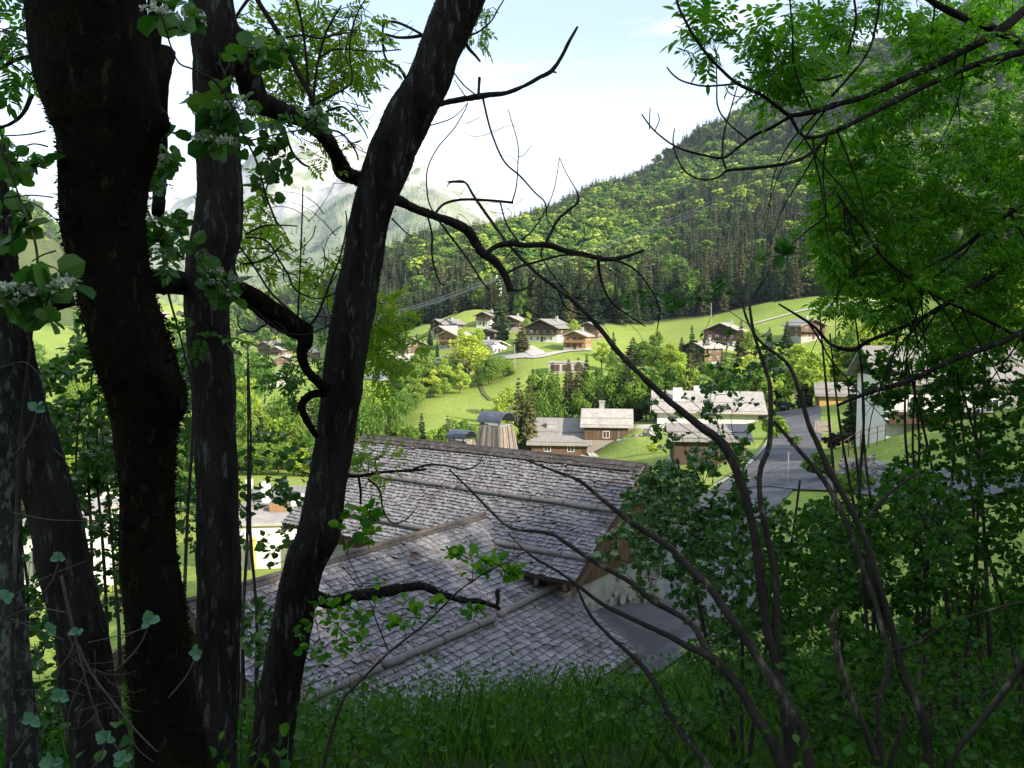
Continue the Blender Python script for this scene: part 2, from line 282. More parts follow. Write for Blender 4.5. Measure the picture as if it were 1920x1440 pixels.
def ground_material():
    m = bpy.data.materials.new('meadow_and_forest_floor'); m.use_nodes = True; t = m.node_tree; l = t.links.new; b = t.nodes['Principled BSDF']
    b.inputs['Roughness'].default_value = .95; b.inputs['Specular IOR Level'].default_value = .1
    tcn = N(t, 'ShaderNodeTexCoord'); at = N(t, 'ShaderNodeVertexColor', layer_name='cover'); sp = N(t, 'ShaderNodeSeparateColor'); l(at.outputs[0], sp.inputs[0])
    def noise(sc, lo, hi, det=6.0):
        nz = N(t, 'ShaderNodeTexNoise', Scale=sc, Detail=det, Roughness=.62); l(tcn.outputs['Object'], nz.inputs['Vector'])
        mr = N(t, 'ShaderNodeMapRange'); mr.inputs[1].default_value = lo; mr.inputs[2].default_value = hi; l(nz.outputs[0], mr.inputs[0]); return mr.outputs[0]
    def mixc(fac, a, bcol):
        mxn = N(t, 'ShaderNodeMixRGB')
        l(fac, mxn.inputs[0])
        for k, q in ((1, a), (2, bcol)):
            if isinstance(q, tuple): mxn.inputs[k].default_value = (*q, 1)
            else: l(q, mxn.inputs[k])
        return mxn.outputs[0]
    c = mixc(noise(.05, .35, .65), (.27, .36, .055), (.35, .41, .09)); c = mixc(noise(.018, .47, .6), c, (.20, .30, .05)); c = mixc(noise(.9, .4, .75), c, (.15, .25, .04)); c = mixc(noise(9, .45, .8, 3.0), c, (.32, .35, .10)); c = mixc(noise(.22, .57, .70), c, (.34, .31, .13)); c = mixc(noise(2.6, .52, .62, 8.0), c, (.13, .21, .035))
    wood = mixc(noise(.3, .4, .6), (.028, .038, .016), (.05, .055, .028))
    c = mixc(sp.outputs[0], c, wood)
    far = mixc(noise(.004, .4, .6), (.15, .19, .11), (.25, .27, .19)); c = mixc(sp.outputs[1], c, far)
    rock = mixc(noise(.012, .4, .62, 9.0), (.38, .375, .36), (.55, .545, .53)); rock = mixc(noise(.006, .5, .58, 8.0), rock, (.2, .23, .14)); c = mixc(sp.outputs[2], c, rock)
    l(c, b.inputs['Base Color']); 
    nb = N(t, 'ShaderNodeTexNoise', Scale=3.0, Detail=8.0); l(tcn.outputs['Object'], nb.inputs['Vector']); bp = N(t, 'ShaderNodeBump', Strength=.6, Distance=.3); l(nb.outputs[0], bp.inputs['Height']); l(bp.outputs[0], b.inputs['Normal'])
    return m
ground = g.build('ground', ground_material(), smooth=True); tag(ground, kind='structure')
PX = 960 + FPX * np.tan(np.clip(AZ, -1.4, 1.4)); PX = np.where(np.abs(AZ) > 1.4, 4000, PX)
ca = ground.data.color_attributes.new('cover', 'FLOAT_COLOR', 'POINT'); cc = np.ones((nR, nA, 4), np.float32)
cc[..., 0] = np.maximum(in_forest(PX, Y_), RR < 17)
cc[..., 0] = np.maximum(cc[..., 0], (Y_ > 880) & (Y_ < 1400) & (PX > 430) & (PX < 700))
cc[..., 0] = np.maximum(cc[..., 0], .75 * ((Y_ > 1000) & (PX < 200) & (RR < 2600)))
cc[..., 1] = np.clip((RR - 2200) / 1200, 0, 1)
zz = Z_ + fbm(np.stack([X, Y_, 0 * X], -1).reshape(-1, 3) * .003, 4, 31).reshape(Z_.shape) * 130
cc[..., 2] = np.clip((zz - 470) / 160, 0, 1) * (RR > 3000)
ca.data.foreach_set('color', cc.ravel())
# ------------------------------------------------------------------ foliage tools
LEAF = {   # outlines: half-width at position, used as two folded halves
 'broad': [(.0, .0), (.30, .14), (.44, .42), (.36, .72), (.0, 1.0)],
 'round': [(.0, .0), (.36, .10), (.50, .42), (.40, .76), (.0, 1.0)],
 'lance': [(.0, .0), (.17, .28), (.16, .62), (.0, 1.0)]}
def add_leaves(mb, P, D, Nn, S, kind='broad', m=0, fold=.16, droop=.12):
    P = np.asarray(P, float); n = len(P)
    if not n: return
    D = np.asarray(D, float); D = D / (np.linalg.norm(D, axis=1)[:, None] + 1e-9); Nn = np.asarray(Nn, float)
    Nn = Nn - D * (Nn * D).sum(1)[:, None]; Nn /= np.linalg.norm(Nn, axis=1)[:, None] + 1e-9; Sd = np.cross(D, Nn); S = np.broadcast_to(np.asarray(S, float), (n,))
    o = LEAF[kind]; inner = o[1:-1]; pts = [(0, 0), (0, 1)] + [(a, b) for a, b in inner] + [(-a, b) for a, b in inner]; k = len(inner)
    V = np.zeros((n, len(pts), 3)); wid = RNG.uniform(.85, 1.15, n); fo = fold * RNG.uniform(.2, 1.8, n); dr = droop * RNG.uniform(0, 2.5, n)
    for q, (a, b) in enumerate(pts):
        V[:, q] = P + S[:, None] * (Sd * (a * wid)[:, None] + D * b + Nn * (abs(a) * fo * 1.6 - dr * b * b)[:, None])
    base = np.arange(n)[:, None] * len(pts)
    f1 = base + np.array([0] + list(range(2, 2 + k)) + [1])[None]; f2 = base + np.array([1] + list(range(2 + 2 * k - 1, 1 + k, -1)) + [0])[None]
    mb.add(V.reshape(-1, 3), [f1, f2], m)
def rdir(n, up=0., flat=1.):
    v = RNG.normal(size=(n, 3)); v[:, 2] *= flat; v[:, 2] += up; return v / np.linalg.norm(v, axis=1)[:, None]
def pinnate(mb, P, D, S, m=0, pairs=5):        # ash leaves: a rachis with paired leaflets and an end leaflet
    P = np.asarray(P); n = len(P); D = D / np.linalg.norm(D, axis=1)[:, None]; up = rdir(n, 1.6, .5); up = up - D * (up * D).sum(1)[:, None]; up /= np.linalg.norm(up, axis=1)[:, None]; Sd = np.cross(D, up)
    for k in range(pairs + 1):
        t = (.3 + .7 * k / pairs); c = P + D * (S * t)[:, None] - up * (S * .18 * t * t)[:, None]; ls = S * (.36 if k < pairs else .4)
        if k == pairs: add_leaves(mb, c, D - up * .2, up, ls, 'lance', m)
        else:
            for sg in (-1, 1): add_leaves(mb, c, Sd * sg + D * .55 - up * RNG.uniform(.0, .45, n)[:, None], up + RNG.normal(size=(n, 3)) * .25, ls * RNG.uniform(.8, 1.1, n), 'lance', m)
def blob(mb, P, r, m=0, n=46):                 # flat-topped blossom head: many tiny florets
    for p in P:
        q = RNG.normal(size=(n, 3)) * r * np.array([.5, .5, .22]); c = np.array(p) + q
        add_leaves(mb, c, rdir(n, .3), rdir(n, .8), r * .24, 'round', m); add_leaves(mb, c, rdir(n, .3), rdir(n, .8), r * .24, 'round', m)
class Plant:                                   # one plant: stems with foliage grown from them
    def __init__(s, name, label, cat, group=None, base=None):
        s.name = name; s.label = label; s.cat = cat; s.group = group; s.st = MB(); s.tw = MB(); s.lf = MB(); s.fl = MB(); s.nodes = []; s.moss = MB(); s.base = base
    def stem(s, pts, sides=8, rough=0., seed=0, sub=5, tw=False):  # pts (px, py, width px, Y)
        P = [W(a, b, y) for a, b, _, y in pts]; r = [.5 * wd * y / FPX for _, _, wd, y in pts]
        P2, r2 = (s.tw if tw else s.st).tube(P, r, sides, rough, seed, sub=sub); s.nodes.append(P2); return P2, r2
    def spray(s, region, n, kind='way', size=.06, leaves=7, maxlen=1.2, up=.3, tr=.0022, flowers=0, flower_r=.03, twigs=True):
        px, py, rx, ry, Y, dY = region; nodes = np.concatenate(s.nodes); nodes = np.concatenate([nodes, np.zeros((n * 2, 3)) + 1e6]); nn0 = len(nodes) - 2 * n; pos = []; dirs = []
        for _ in range(n):
            while True:
                a, b = RNG.uniform(-1, 1, 2)
                if a * a + b * b < 1: break
            T = np.array(W(px + a * rx, py + b * ry, Y + RNG.uniform(-dY, dY))); d = np.linalg.norm(nodes - T, axis=1); k = int(np.argmin(d + RNG.uniform(0, .12, len(d))))
            A = nodes[k]; v = T - A; ln = np.linalg.norm(v)
            if ln > maxlen: A = T - v / ln * maxlen; v = T - A; ln = maxlen
            mid = A + v * .5 + rdir(1)[0] * ln * .16 + np.array([0, 0, .08 * ln]); Q = np.array([A, mid, T])
            nodes[nn0 + 2 * _] = mid; nodes[nn0 + 2 * _ + 1] = A + v * .8
            if twigs: s.tw.tube(Q, [tr * 1.5, tr, tr * .6], 3, sub=3, cap=False)
            m = leaves; t = RNG.uniform(.35, 1, m) ** .7; t[0] = 1; c = A + (v)[None] * t[:, None]; c = (1 - t)[:, None] ** 2 * A + 2 * (t * (1 - t))[:, None] * mid + t[:, None] ** 2 * T
            dd = rdir(m, .1, .6) + v / (ln + 1e-6) * .6; pos.append(c + dd * .01); dirs.append(dd)
            if flowers and RNG.random() < flowers: blob(s.fl, [T + np.array([0, 0, .015])], flower_r)
        P = np.concatenate(pos); D = np.concatenate(dirs); n2 = len(P)
        if kind == 'ash': pinnate(s.lf, P, D + np.array([0, 0, -.15]), RNG.uniform(.75, 1.2, n2) * size)
        else: add_leaves(s.lf, P, D, rdir(n2, 1.1, .6), RNG.uniform(.5, 1.15, n2) * size, 'round' if kind == 'way' else 'broad')
    def finish(s, stem='stem', twig='twig', leaf='leaf_way', names=('stems', 'twigs', 'foliage', 'blossom')):
        base = s.base or (0, 0, 0); e = empty(s.name, base); tag(e, s.label, s.cat, s.group); off = -np.array(base)
        for mb, nm, mt in ((s.st, names[0], stem), (s.tw, names[1], twig), (s.lf, names[2], leaf), (s.fl, names[3], 'blossom'), (s.moss, 'moss', 'moss')):
            if mb.n: mb.v = [v + off for v in mb.v]; mb.build(nm, M[mt], e, smooth=nm in ('trunk', 'stems', 'twigs'))
        return e
def mossy(mb, P, rad, n, size=.012, side=None, seed=0):   # tufts standing off the bark
    T = np.gradient(P, axis=0); T /= np.linalg.norm(T, axis=1)[:, None] + 1e-9
    k = RNG.integers(0, len(P) - 1, n); v = RNG.normal(size=(n, 3)); v -= T[k] * (v * T[k]).sum(1)[:, None]; v /= np.linalg.norm(v, axis=1)[:, None]
    if side is not None: v += np.array(side) * RNG.uniform(0, 1.6, n)[:, None]; v -= T[k] * (v * T[k]).sum(1)[:, None]; v /= np.linalg.norm(v, axis=1)[:, None]
    t = RNG.random(n)[:, None]; c = P[k] * (1 - t) + P[k + 1] * t
    keep = fbm(c * 5 + v * 1.5, 3, seed) > -.15; c = c[keep]; v = v[keep]; kk = k[keep]
    p = c + v * (rad[kk] * RNG.uniform(.93, 1.03, len(kk)))[:, None]
    add_leaves(mb, p, v + rdir(len(p)) * .7, rdir(len(p)), RNG.uniform(.5, 1.6, len(p)) * size, 'lance', 0)
# ------------------------------------------------------------------ the shingled house below the bank
M['shingle'] = mat('weathered_shingles', (.165, .163, .178), .75, (.30, .29, .305), 5, (6, 6, 1), bump=.6, bscale=50, island=.36, col3=(.10, .075, .06), c3=(.56, .72), scale3=1.1, spec=.25)
M['ridgecap'] = mat('dark_ridge_boards', (.05, .042, .04), .85, (.09, .08, .075), 8, island=.3, bump=.4)
M['log'] = mat('grey_log', (.13, .12, .115), .85, (.22, .205, .20), 6, (4, 4, .6), bump=.6, bscale=40)
M['timber'] = mat('brown_timber', (.085, .052, .033), .8, (.16, .10, .064), 3, (8, 8, .6), bump=.5, bscale=12, island=.25)
M['darktimber'] = mat('dark_timber', (.05, .032, .024), .85, (.09, .058, .042), 3, (8, 8, .6), bump=.4, island=.2)
M['warmtimber'] = mat('warm_timber', (.22, .13, .065), .75, (.31, .19, .10), 3, (8, 8, .6), bump=.4, island=.25)
M['greytimber'] = mat('silvered_timber', (.20, .17, .145), .85, (.32, .28, .24), 3, (9, 9, .7), bump=.5, bscale=14, island=.35)
M['plaster'] = mat('white_plaster', (.72, .70, .66), .9, (.62, .60, .57), 1.2, bump=.15, bscale=30)
M['ochre'] = mat('ochre_plaster', (.50, .33, .11), .9, (.44, .29, .10), 1.5)
M['glass'] = mat('window_glass', (.03, .035, .045), .12, spec=.6)
M['stone'] = mat('field_stone', (.26, .25, .235), .9, (.38, .36, .33), 2, island=.35, bump=.6, bscale=12)
M['roofgrey'] = mat('grey_roof', (.20, .19, .18), .8, (.30, .285, .27), 1.2, (1, 6, 1), bump=.3, bscale=5, col3=(.22, .20, .18), scale3=.6)
M['rooflight'] = mat('pale_roof', (.30, .28, .26), .8, (.42, .395, .37), 1.2, bump=.3, bscale=5)
M['metal'] = mat('lead_grey_metal', (.085, .095, .125), .5, (.14, .15, .19), 5, metal=.4)
M['concrete'] = mat('concrete', (.30, .295, .285), .9, (.40, .39, .375), 1.5)
M['asphalt'] = mat('asphalt', (.11, .11, .118), .9, (.14, .14, .15), 1.2, bump=.3, bscale=60, col3=(.085, .085, .09), c3=(.5, .56), scale3=.35)
M['palepath'] = mat('pale_gravel', (.42, .40, .36), .95, (.50, .48, .44), 1.5)
M['white'] = mat('white_paint', (.78, .78, .78), .5)
M['yellow'] = mat('yellow_frame', (.62, .50, .12), .6)
M['redsign'] = mat('red_paint', (.6, .05, .04), .5)
RV = Vector((.5847, .8112, 0)); LV = Vector((-.8112, .5847, 0)); UZ = Vector((0, 0, 1))
FP, MP = Vector((-.87, 25.6, -5.88)), Vector((3.92, 25.45, -4.29)); TF, TM = .575, .648
HB = Vector((-2, 26, -9.4))
def shingles(mb, O, A, D, nrm, n_rows, length, expo, wmin, wmax, th=.02, lift=.055, m=0, trim=None):
    O, A, D, nrm = [np.array(v) for v in (O, A, D, nrm)]; ss = []; tt = []; ws = []
    for r in range(n_rows):
        x = -RNG.uniform(0, wmax)
        while x < length:
            wd = RNG.uniform(wmin, wmax)
            a, b = max(x, 0), min(x + wd, length)
            if b - a > .02: ss.append((a + b) / 2); ws.append(b - a - .006); tt.append(r)
            x += wd
    s = np.array(ss); wv = np.array(ws) - .004; t = np.array(tt) * expo; n = len(s)
    if trim is not None:
        k = trim(s, t); s, wv, t = s[k], wv[k], t[k]; n = len(s)
    j = RNG.uniform(-.018, .018, n) + .012 * np.sin(s * 1.7 + t * 3); top = t - .03; bot = t + expo * 1.12 + j; lf = lift * RNG.uniform(.55, 1.25, n) * np.where(RNG.random(n) < .03, RNG.uniform(1.6, 2.6, n), 1); bot = bot + np.where(RNG.random(n) < .02, RNG.uniform(.03, .09, n), 0); sk = RNG.uniform(-.006, .006, n)
    wav = (fbm(np.stack([s * .35, t * .5, 0 * s], 1), 2, 77)) * .03
    V = np.zeros((n, 8, 3))
    for q, (sg, tv, hv) in enumerate([(-1, top, 0 * lf), (1, top, 0 * lf), (1, bot, lf), (-1, bot, lf)]):
        base = O + A * (s + sg * wv / 2 + (sk if q > 1 else 0))[:, None] + D * tv[:, None] + nrm * (hv + wav)[:, None]
        V[:, q] = base + nrm * th; V[:, q + 4] = base
    b = np.arange(n)[:, None] * 8
    mb.add(V.reshape(-1, 3), [b + np.array(f)[None] for f in ((0, 1, 2, 3), (3, 2, 6, 7), (0, 3, 7, 4), (1, 5, 6, 2))], m)
def place(mb, name, mt, parent, smooth=False, base=HB):
    mb.v = [v - np.array(base) for v in mb.v]; return mb.build(name, mt, parent, smooth)
def frame(O, ax, ay):                          # matrix with local x = ax, y = ay, z up
    return Matrix.Translation(O) @ Matrix((ax, ay, UZ)).transposed().to_4x4()
def xf(mb, Mx):
    a = np.array(Mx.to_3x3()); t = np.array(Mx.translation); mb.v = [v @ a.T + t for v in mb.v]; return mb
house = tag(empty('chalet', HB), 'large house with grey wooden shingle roofs and log snow rails, just below the bank', 'house')
def roof_plane(O, A, slope_dir, tan, length, run, parent, name, expo, wr, trim=None, thick=.12):
    D = (Vector(slope_dir) - UZ * tan).normalized(); nrm = Vector(A).cross(D); nrm = nrm if nrm.z > 0 else -nrm; ln = run * math.hypot(1, tan)
    mb = MB(); shingles(mb, O + nrm * .01, A, D, nrm, int(ln / expo), length, expo, *wr, trim=trim)
    V = [O, O + A * length, O + A * length + D * ln, O + D * ln]; V = V + [v - nrm * thick for v in V]
    mb.add([tuple(v) for v in V], [(0, 1, 2, 3), (7, 6, 5, 4), (0, 4, 5, 1), (1, 5, 6, 2), (2, 6, 7, 3), (3, 7, 4, 0)], 1)
    return place(mb, name, [M['shingle'], M['darktimber']], parent), D, nrm
LEN_M, LEN_F = 11.6, 9.95
mainroof, DM, NM = roof_plane(MP, LV, -RV, TM, LEN_M, 3.9, house, 'main_roof', .14, (.055, .12))
mb = MB(); ln = 3.9 * math.hypot(1, TM); D2 = (RV - UZ * TM).normalized(); n2 = LV.cross(D2); n2 = n2 if n2.z > 0 else -n2
shingles(mb, MP + n2 * .01, LV, D2, n2, int(ln / .29), LEN_M, .29, .2, .4)
V = [MP, MP + LV * LEN_M, MP + LV * LEN_M + D2 * ln, MP + D2 * ln]; V += [v - n2 * .12 for v in V]
mb.add([tuple(v) for v in V], [(3, 2, 1, 0), (4, 5, 6, 7), (0, 4, 5, 1), (1, 5, 6, 2), (2, 6, 7, 3), (3, 7, 4, 0)], 1); place(mb, 'rear_roof_slope', [M['shingle'], M['darktimber']], house)
RUNF = 5.3
wing, DF, NF = roof_plane(FP + UZ * .06, -RV, -LV, TF, LEN_F, RUNF, house, 'wing_roof', .18, (.07, .16))
D3 = (LV - UZ * TF).normalized(); n3 = RV.cross(D3); n3 = n3 if n3.z > 0 else -n3; l3 = RUNF * math.hypot(1, TF); mb = MB(); O3 = FP + UZ * .06
shingles(mb, O3 + n3 * .01, -RV, D3, n3, int(l3 / .3), LEN_F, .3, .2, .4)
V = [O3, O3 - RV * LEN_F, O3 - RV * LEN_F + D3 * l3, O3 + D3 * l3]; V += [v - n3 * .12 for v in V]
mb.add([tuple(v) for v in V], [(3, 2, 1, 0), (4, 5, 6, 7), (0, 4, 5, 1), (1, 5, 6, 2), (2, 6, 7, 3), (3, 7, 4, 0)], 1); place(mb, 'wing_rear_roof_slope', [M['shingle'], M['darktimber']], house)
mb = MB()                                       # ridge cappings
shingles(mb, MP + NM * .075 - DM * .02, LV, DM, NM, 2, LEN_M, .17, .12, .22, lift=.03); shingles(mb, MP + n2 * .075, LV, D2, n2, 2, LEN_M, .17, .12, .22, lift=.03)
mb.tube([MP + UZ * .10 - LV * .05, MP + UZ * .10 + LV * (LEN_M + .05)], .045, 6); place(mb, 'ridge_cap', M['ridgecap'], mainroof)
mb = MB(); mb.tube([O3 + UZ * .11 + RV * .12, O3 + UZ * .10 - RV * 3, O3 + UZ * .12 - RV * 6.4, O3 + UZ * .10 - RV * (LEN_F + .1)], .06, 8, rough=.1)
shingles(mb, O3 + NF * .06, -RV, DF, NF, 1, LEN_F, .12, .3, .6, lift=.02); place(mb, 'ridge_cap', M['ridgecap'], wing)
def rail(P0, P1, nrm, parent, r=.072):
    mb = MB(); n = 9; P = [P0.lerp(P1, k / n) + nrm * (r + .07) + Vector(rdir(1)[0]) * .012 for k in range(n + 1)]
    mb.tube(P, [r * (1 + .1 * random.uniform(-1, 1)) for _ in P], 12, rough=.05, sub=2); k = max(2, int((P1 - P0).length / 1.1))
    for q in range(k):
        c = P0.lerp(P1, (q + .5) / k); ax = (P1 - P0).normalized(); c = c + nrm * (r + .07); mb.tube([c - ax * .02, c + ax * .02], r * 1.10, 12, m=1)
        mb.tube([c + nrm * .0, c - nrm * (r + .05)], .02, 5, m=1)
    place(mb, 'log_rail', [M['log'], M['ridgecap']], parent, True)
sm = lambda u: MP + DM * (u * math.hypot(1, TM)); sf = lambda u: O3 + DF * (u * math.hypot(1, TF))
rail(sm(1.68), sm(1.66) + LV * 5.7, NM, house); rail(sm(1.66) + LV * 5.74, sm(1.67) + LV * 11.3, NM, house)
rail(sm(3.24), sm(3.26) + LV * 3.1, NM, house); rail(sm(3.26) + LV * 4.8, sm(3.2) + LV * 11.2, NM, house)
rail(sf(2.76) + RV * .0, sf(2.82) - RV * 3.12, NF, house, .088); rail(sf(2.86) - RV * 3.4, sf(2.80) - RV * 7.15, NF, house, .088); rail(sf(2.80) - RV * 7.3, sf(2.78) - RV * 9.7, NF, house, .08)
M['litter'] = mat('dry_leaf_litter', (.12, .075, .035), .9, island=.4)
for par, O_, A_x, D_, nn_, ln_, run_, cnt_ in ((wing, O3, -RV, DF, NF, LEN_F, RUNF, 700), (mainroof, MP, LV, DM, NM, LEN_M, 3.9, 350)):
    mb = MB(); s_ = RNG.uniform(.1, ln_ - .1, cnt_); t_ = RNG.uniform(.1, run_ * 1.1, cnt_); t_ = np.where(RNG.random(cnt_) < .35, (2.7 if par is wing else 1.6) * 1.16 + RNG.normal(size=cnt_) * .07 - .12, t_)
    P_ = np.array(O_)[None] + np.array(A_x)[None] * s_[:, None] + np.array(D_)[None] * t_[:, None] + np.array(nn_)[None] * (.085)
    add_leaves(mb, P_, rdir(cnt_) * np.array([1, 1, .2]) + np.array(D_) * .2, np.array(nn_)[None] + rdir(cnt_) * .3, RNG.uniform(.03, .07, cnt_), 'broad'); place(mb, 'fallen_leaves', M['litter'], par)['kind'] = 'stuff'
# walls, in the frame x = down the visible slope, y = -s along the ridge
FM = frame(MP, -RV, -LV)
def gable(mb, x, z0, zr, tan, y0, y1): mb.prism([(-x, z0), (x, z0), (x, zr - x * tan), (0, zr), (-x, zr - x * tan)], y0, y1)
mb = MB(); gable(mb, 3.1, -3.1, -.16, TM, -LEN_M + .9, -.75); place(xf(mb, FM), 'upper_wall', M['timber'], house)
mb = MB(); mb.box((0, -(LEN_M + .15) / 2, -4.4), (6.32, LEN_M - 1.5, 2.61)); M['shadeplaster'] = mat('shaded_stained_plaster', (.40, .40, .37), .9, (.28, .28, .25), 2, col3=(.18, .17, .14), c3=(.5, .66), scale3=1.6); place(xf(mb, FM), 'lower_wall', M['shadeplaster'], house)  # white plaster, base colour darkened for shade, random stains over it
mb = MB()
for q in range(34):
    a, z = random.uniform(-3.0, 3.0), random.uniform(-5.0, -3.3); r = random.uniform(.1, .22); n = 7
    mb.prism([(a + r * math.cos(6.28 * k / n) * random.uniform(.8, 1.2), z + .8 * r * math.sin(6.28 * k / n) * random.uniform(.8, 1.2)) for k in range(n)], -.74, -.70)
place(xf(mb, FM), 'inset_stones', M['stone'], house)
mb = MB()
for xx in np.arange(-3.0, 3.01, .145):
    zt = -.2 - abs(xx) * TM; mb.box((xx, -.73, (zt - 3.05) / 2), (.13, .04, zt + 3.05))
place(xf(mb, FM), 'wall_boards', M['timber'], house)
for s_ in (-.04, -LEN_M + .04):                 # verge boards and rafters
    mb = MB()
    for sg in (1, -1): mb.prism([(0, -.14), (sg * 3.93, -.14 - 3.93 * TM), (sg * 3.93, -.36 - 3.93 * TM), (0, -.36)], s_ - .025, s_ + .025)
    place(xf(mb, FM), 'verge_board', M['timber'], house)
for s_ in np.linspace(-.35, -LEN_M + .35, 13):
    mb = MB(); mb.prism([(0, -.13), (3.86, -.13 - 3.86 * TM), (3.86, -.27 - 3.86 * TM), (0, -.27)], s_ - .06, s_ + .06); place(xf(mb, FM), 'rafter', M['timber'], house)
def window(parent, c, d, rot=0, mull=1, fr='white', base=None, name='window', depth=.10):   # c centre in parent space; faces local -Y rotated by rot
    Mx = Matrix.Translation(Vector(c)) @ Matrix.Rotation(rot, 4, 'Z'); w_, h_ = d; mb = MB(); b = .06 * min(1.6, max(1, w_))
    for sx in (-1, 1): mb.box((sx * (w_ / 2 - b / 2), 0, 0), (b, depth, h_))
    for sz in (-1, 1): mb.box((0, 0, sz * (h_ / 2 - b / 2)), (w_ - 2 * b, depth * .98, b))
    for k in range(mull): mb.box(((k + 1) / (mull + 1) * w_ - w_ / 2, 0, 0), (b * .7, depth * .9, h_ - 2 * b))
    o = xf(mb, Mx).build(name, M[fr], parent); mb = MB(); mb.box((0, depth * .2, 0), (w_ - 2 * b, .03, h_ - 2 * b)); xf(mb, Mx).build('pane', M['glass'], o); return o
FF = frame(O3, -LV, -RV * -1)                    # wing: x = down the visible slope, y = +RV (s)
mb = MB(); gable(mb, 4.4, -2.05 - .85, -.16, TF, -LEN_F + .75, -.3); place(xf(mb, FF), 'wing_wall', M['darktimber'], house)
mb = MB(); mb.box((0, -LEN_F / 2 + .22, -4.05), (8.7, LEN_F - 1.1, 2.3)); place(xf(mb, FF), 'wing_lower_wall', M['ochre'], house)
for s_ in (-.04, -LEN_F + .04):
    mb = MB()
    for sg in (1, -1): mb.prism([(0, -.14), (sg * 5.33, -.14 - 5.33 * TF), (sg * 5.33, -.36 - 5.33 * TF), (0, -.36)], s_ - .025, s_ + .025)
    place(xf(mb, FF), 'verge_board', M['timber'] if s_ > -1 else M['darktimber'], house)
mb = MB()
for xx in np.arange(-4.3, 4.3, .16):
    zt = -.25 - abs(xx) * TF; mb.box((xx, -LEN_F + .73, (zt - 2.85) / 2), (.145, .04, zt + 2.85))
place(xf(mb, FF), 'wing_wall_boards', M['darktimber'], house)
def chimney_stack(top, hs, label_scale):        # tapering boarded chimney with a barrel hood, axes along RV / LV
    c = top; mb = MB(); t = .40 * hs; bsz = .62 * hs; hgt = 1.55 * hs
    for f in range(4):
        ax = [LV, RV, -LV, -RV][f]; ay = [RV, -LV, -RV, LV][f]; n = 9
        for k in range(n):
            a0, a1 = -1 + 2 * k / n + .02, -1 + 2 * (k + 1) / n - .02; j = .02 * RNG.uniform(-1, 1); zt = RNG.uniform(-.03, .02)
            P = [c + ax * a0 * t + ay * (t + .02 + j) + UZ * zt, c + ax * a1 * t + ay * (t + .02 + j) + UZ * zt, c + ax * a1 * bsz + ay * (bsz + j) - UZ * hgt, c + ax * a0 * bsz + ay * (bsz + j) - UZ * hgt]
            P += [p - ay * .04 for p in P]
            mb.add([tuple(p) for p in P], [(0, 1, 2, 3), (7, 6, 5, 4), (0, 4, 5, 1), (1, 5, 6, 2), (2, 6, 7, 3), (3, 7, 4, 0)])
    o = place(mb, 'chimney', M['greytimber'], house)
    mb = MB(); mb.box((0, 0, -.02), (2 * t - .06, 2 * t - .06, .05)); place(xf(mb, frame(c, RV, LV)), 'flue_top', M['concrete'], o)
    mb = MB(); n = 14; r = .44 * hs; a = [math.pi * k / n for k in range(n + 1)]
    out = [(r * math.cos(q), .10 * hs + .78 * r * math.sin(q)) for q in a] + [((r - .03) * math.cos(q), .10 * hs + .78 * (r - .03) * math.sin(q)) for q in reversed(a)]
    k = len(out)
    Vv = [(x, y, z) for y in (-.5 * hs, .5 * hs) for x, z in out]; Fv = []
    for q in range(k): Fv.append((q, (q + 1) % k, (q + 1) % k + k, q + k))
    for q in range(n):
        i0, i1, j0, j1 = q, q + 1, k - 1 - q, k - 2 - q
        Fv += [(i0, i1, j1, j0), (j0 + k, j1 + k, i1 + k, i0 + k)]
    mb.add(Vv, Fv)
    for sx in (-1, 1):
        for sy in (-1, 1): mb.box((sx * .38 * hs, sy * .38 * hs, .055 * hs), (.03, .03, .13 * hs))
    place(xf(mb, frame(c, RV, LV)), 'hood', M['metal'], o)
chimney_stack(W(931, 796, 29.6), 1.0, 1); chimney_stack(W(866, 825, 31.6), .84, 1)
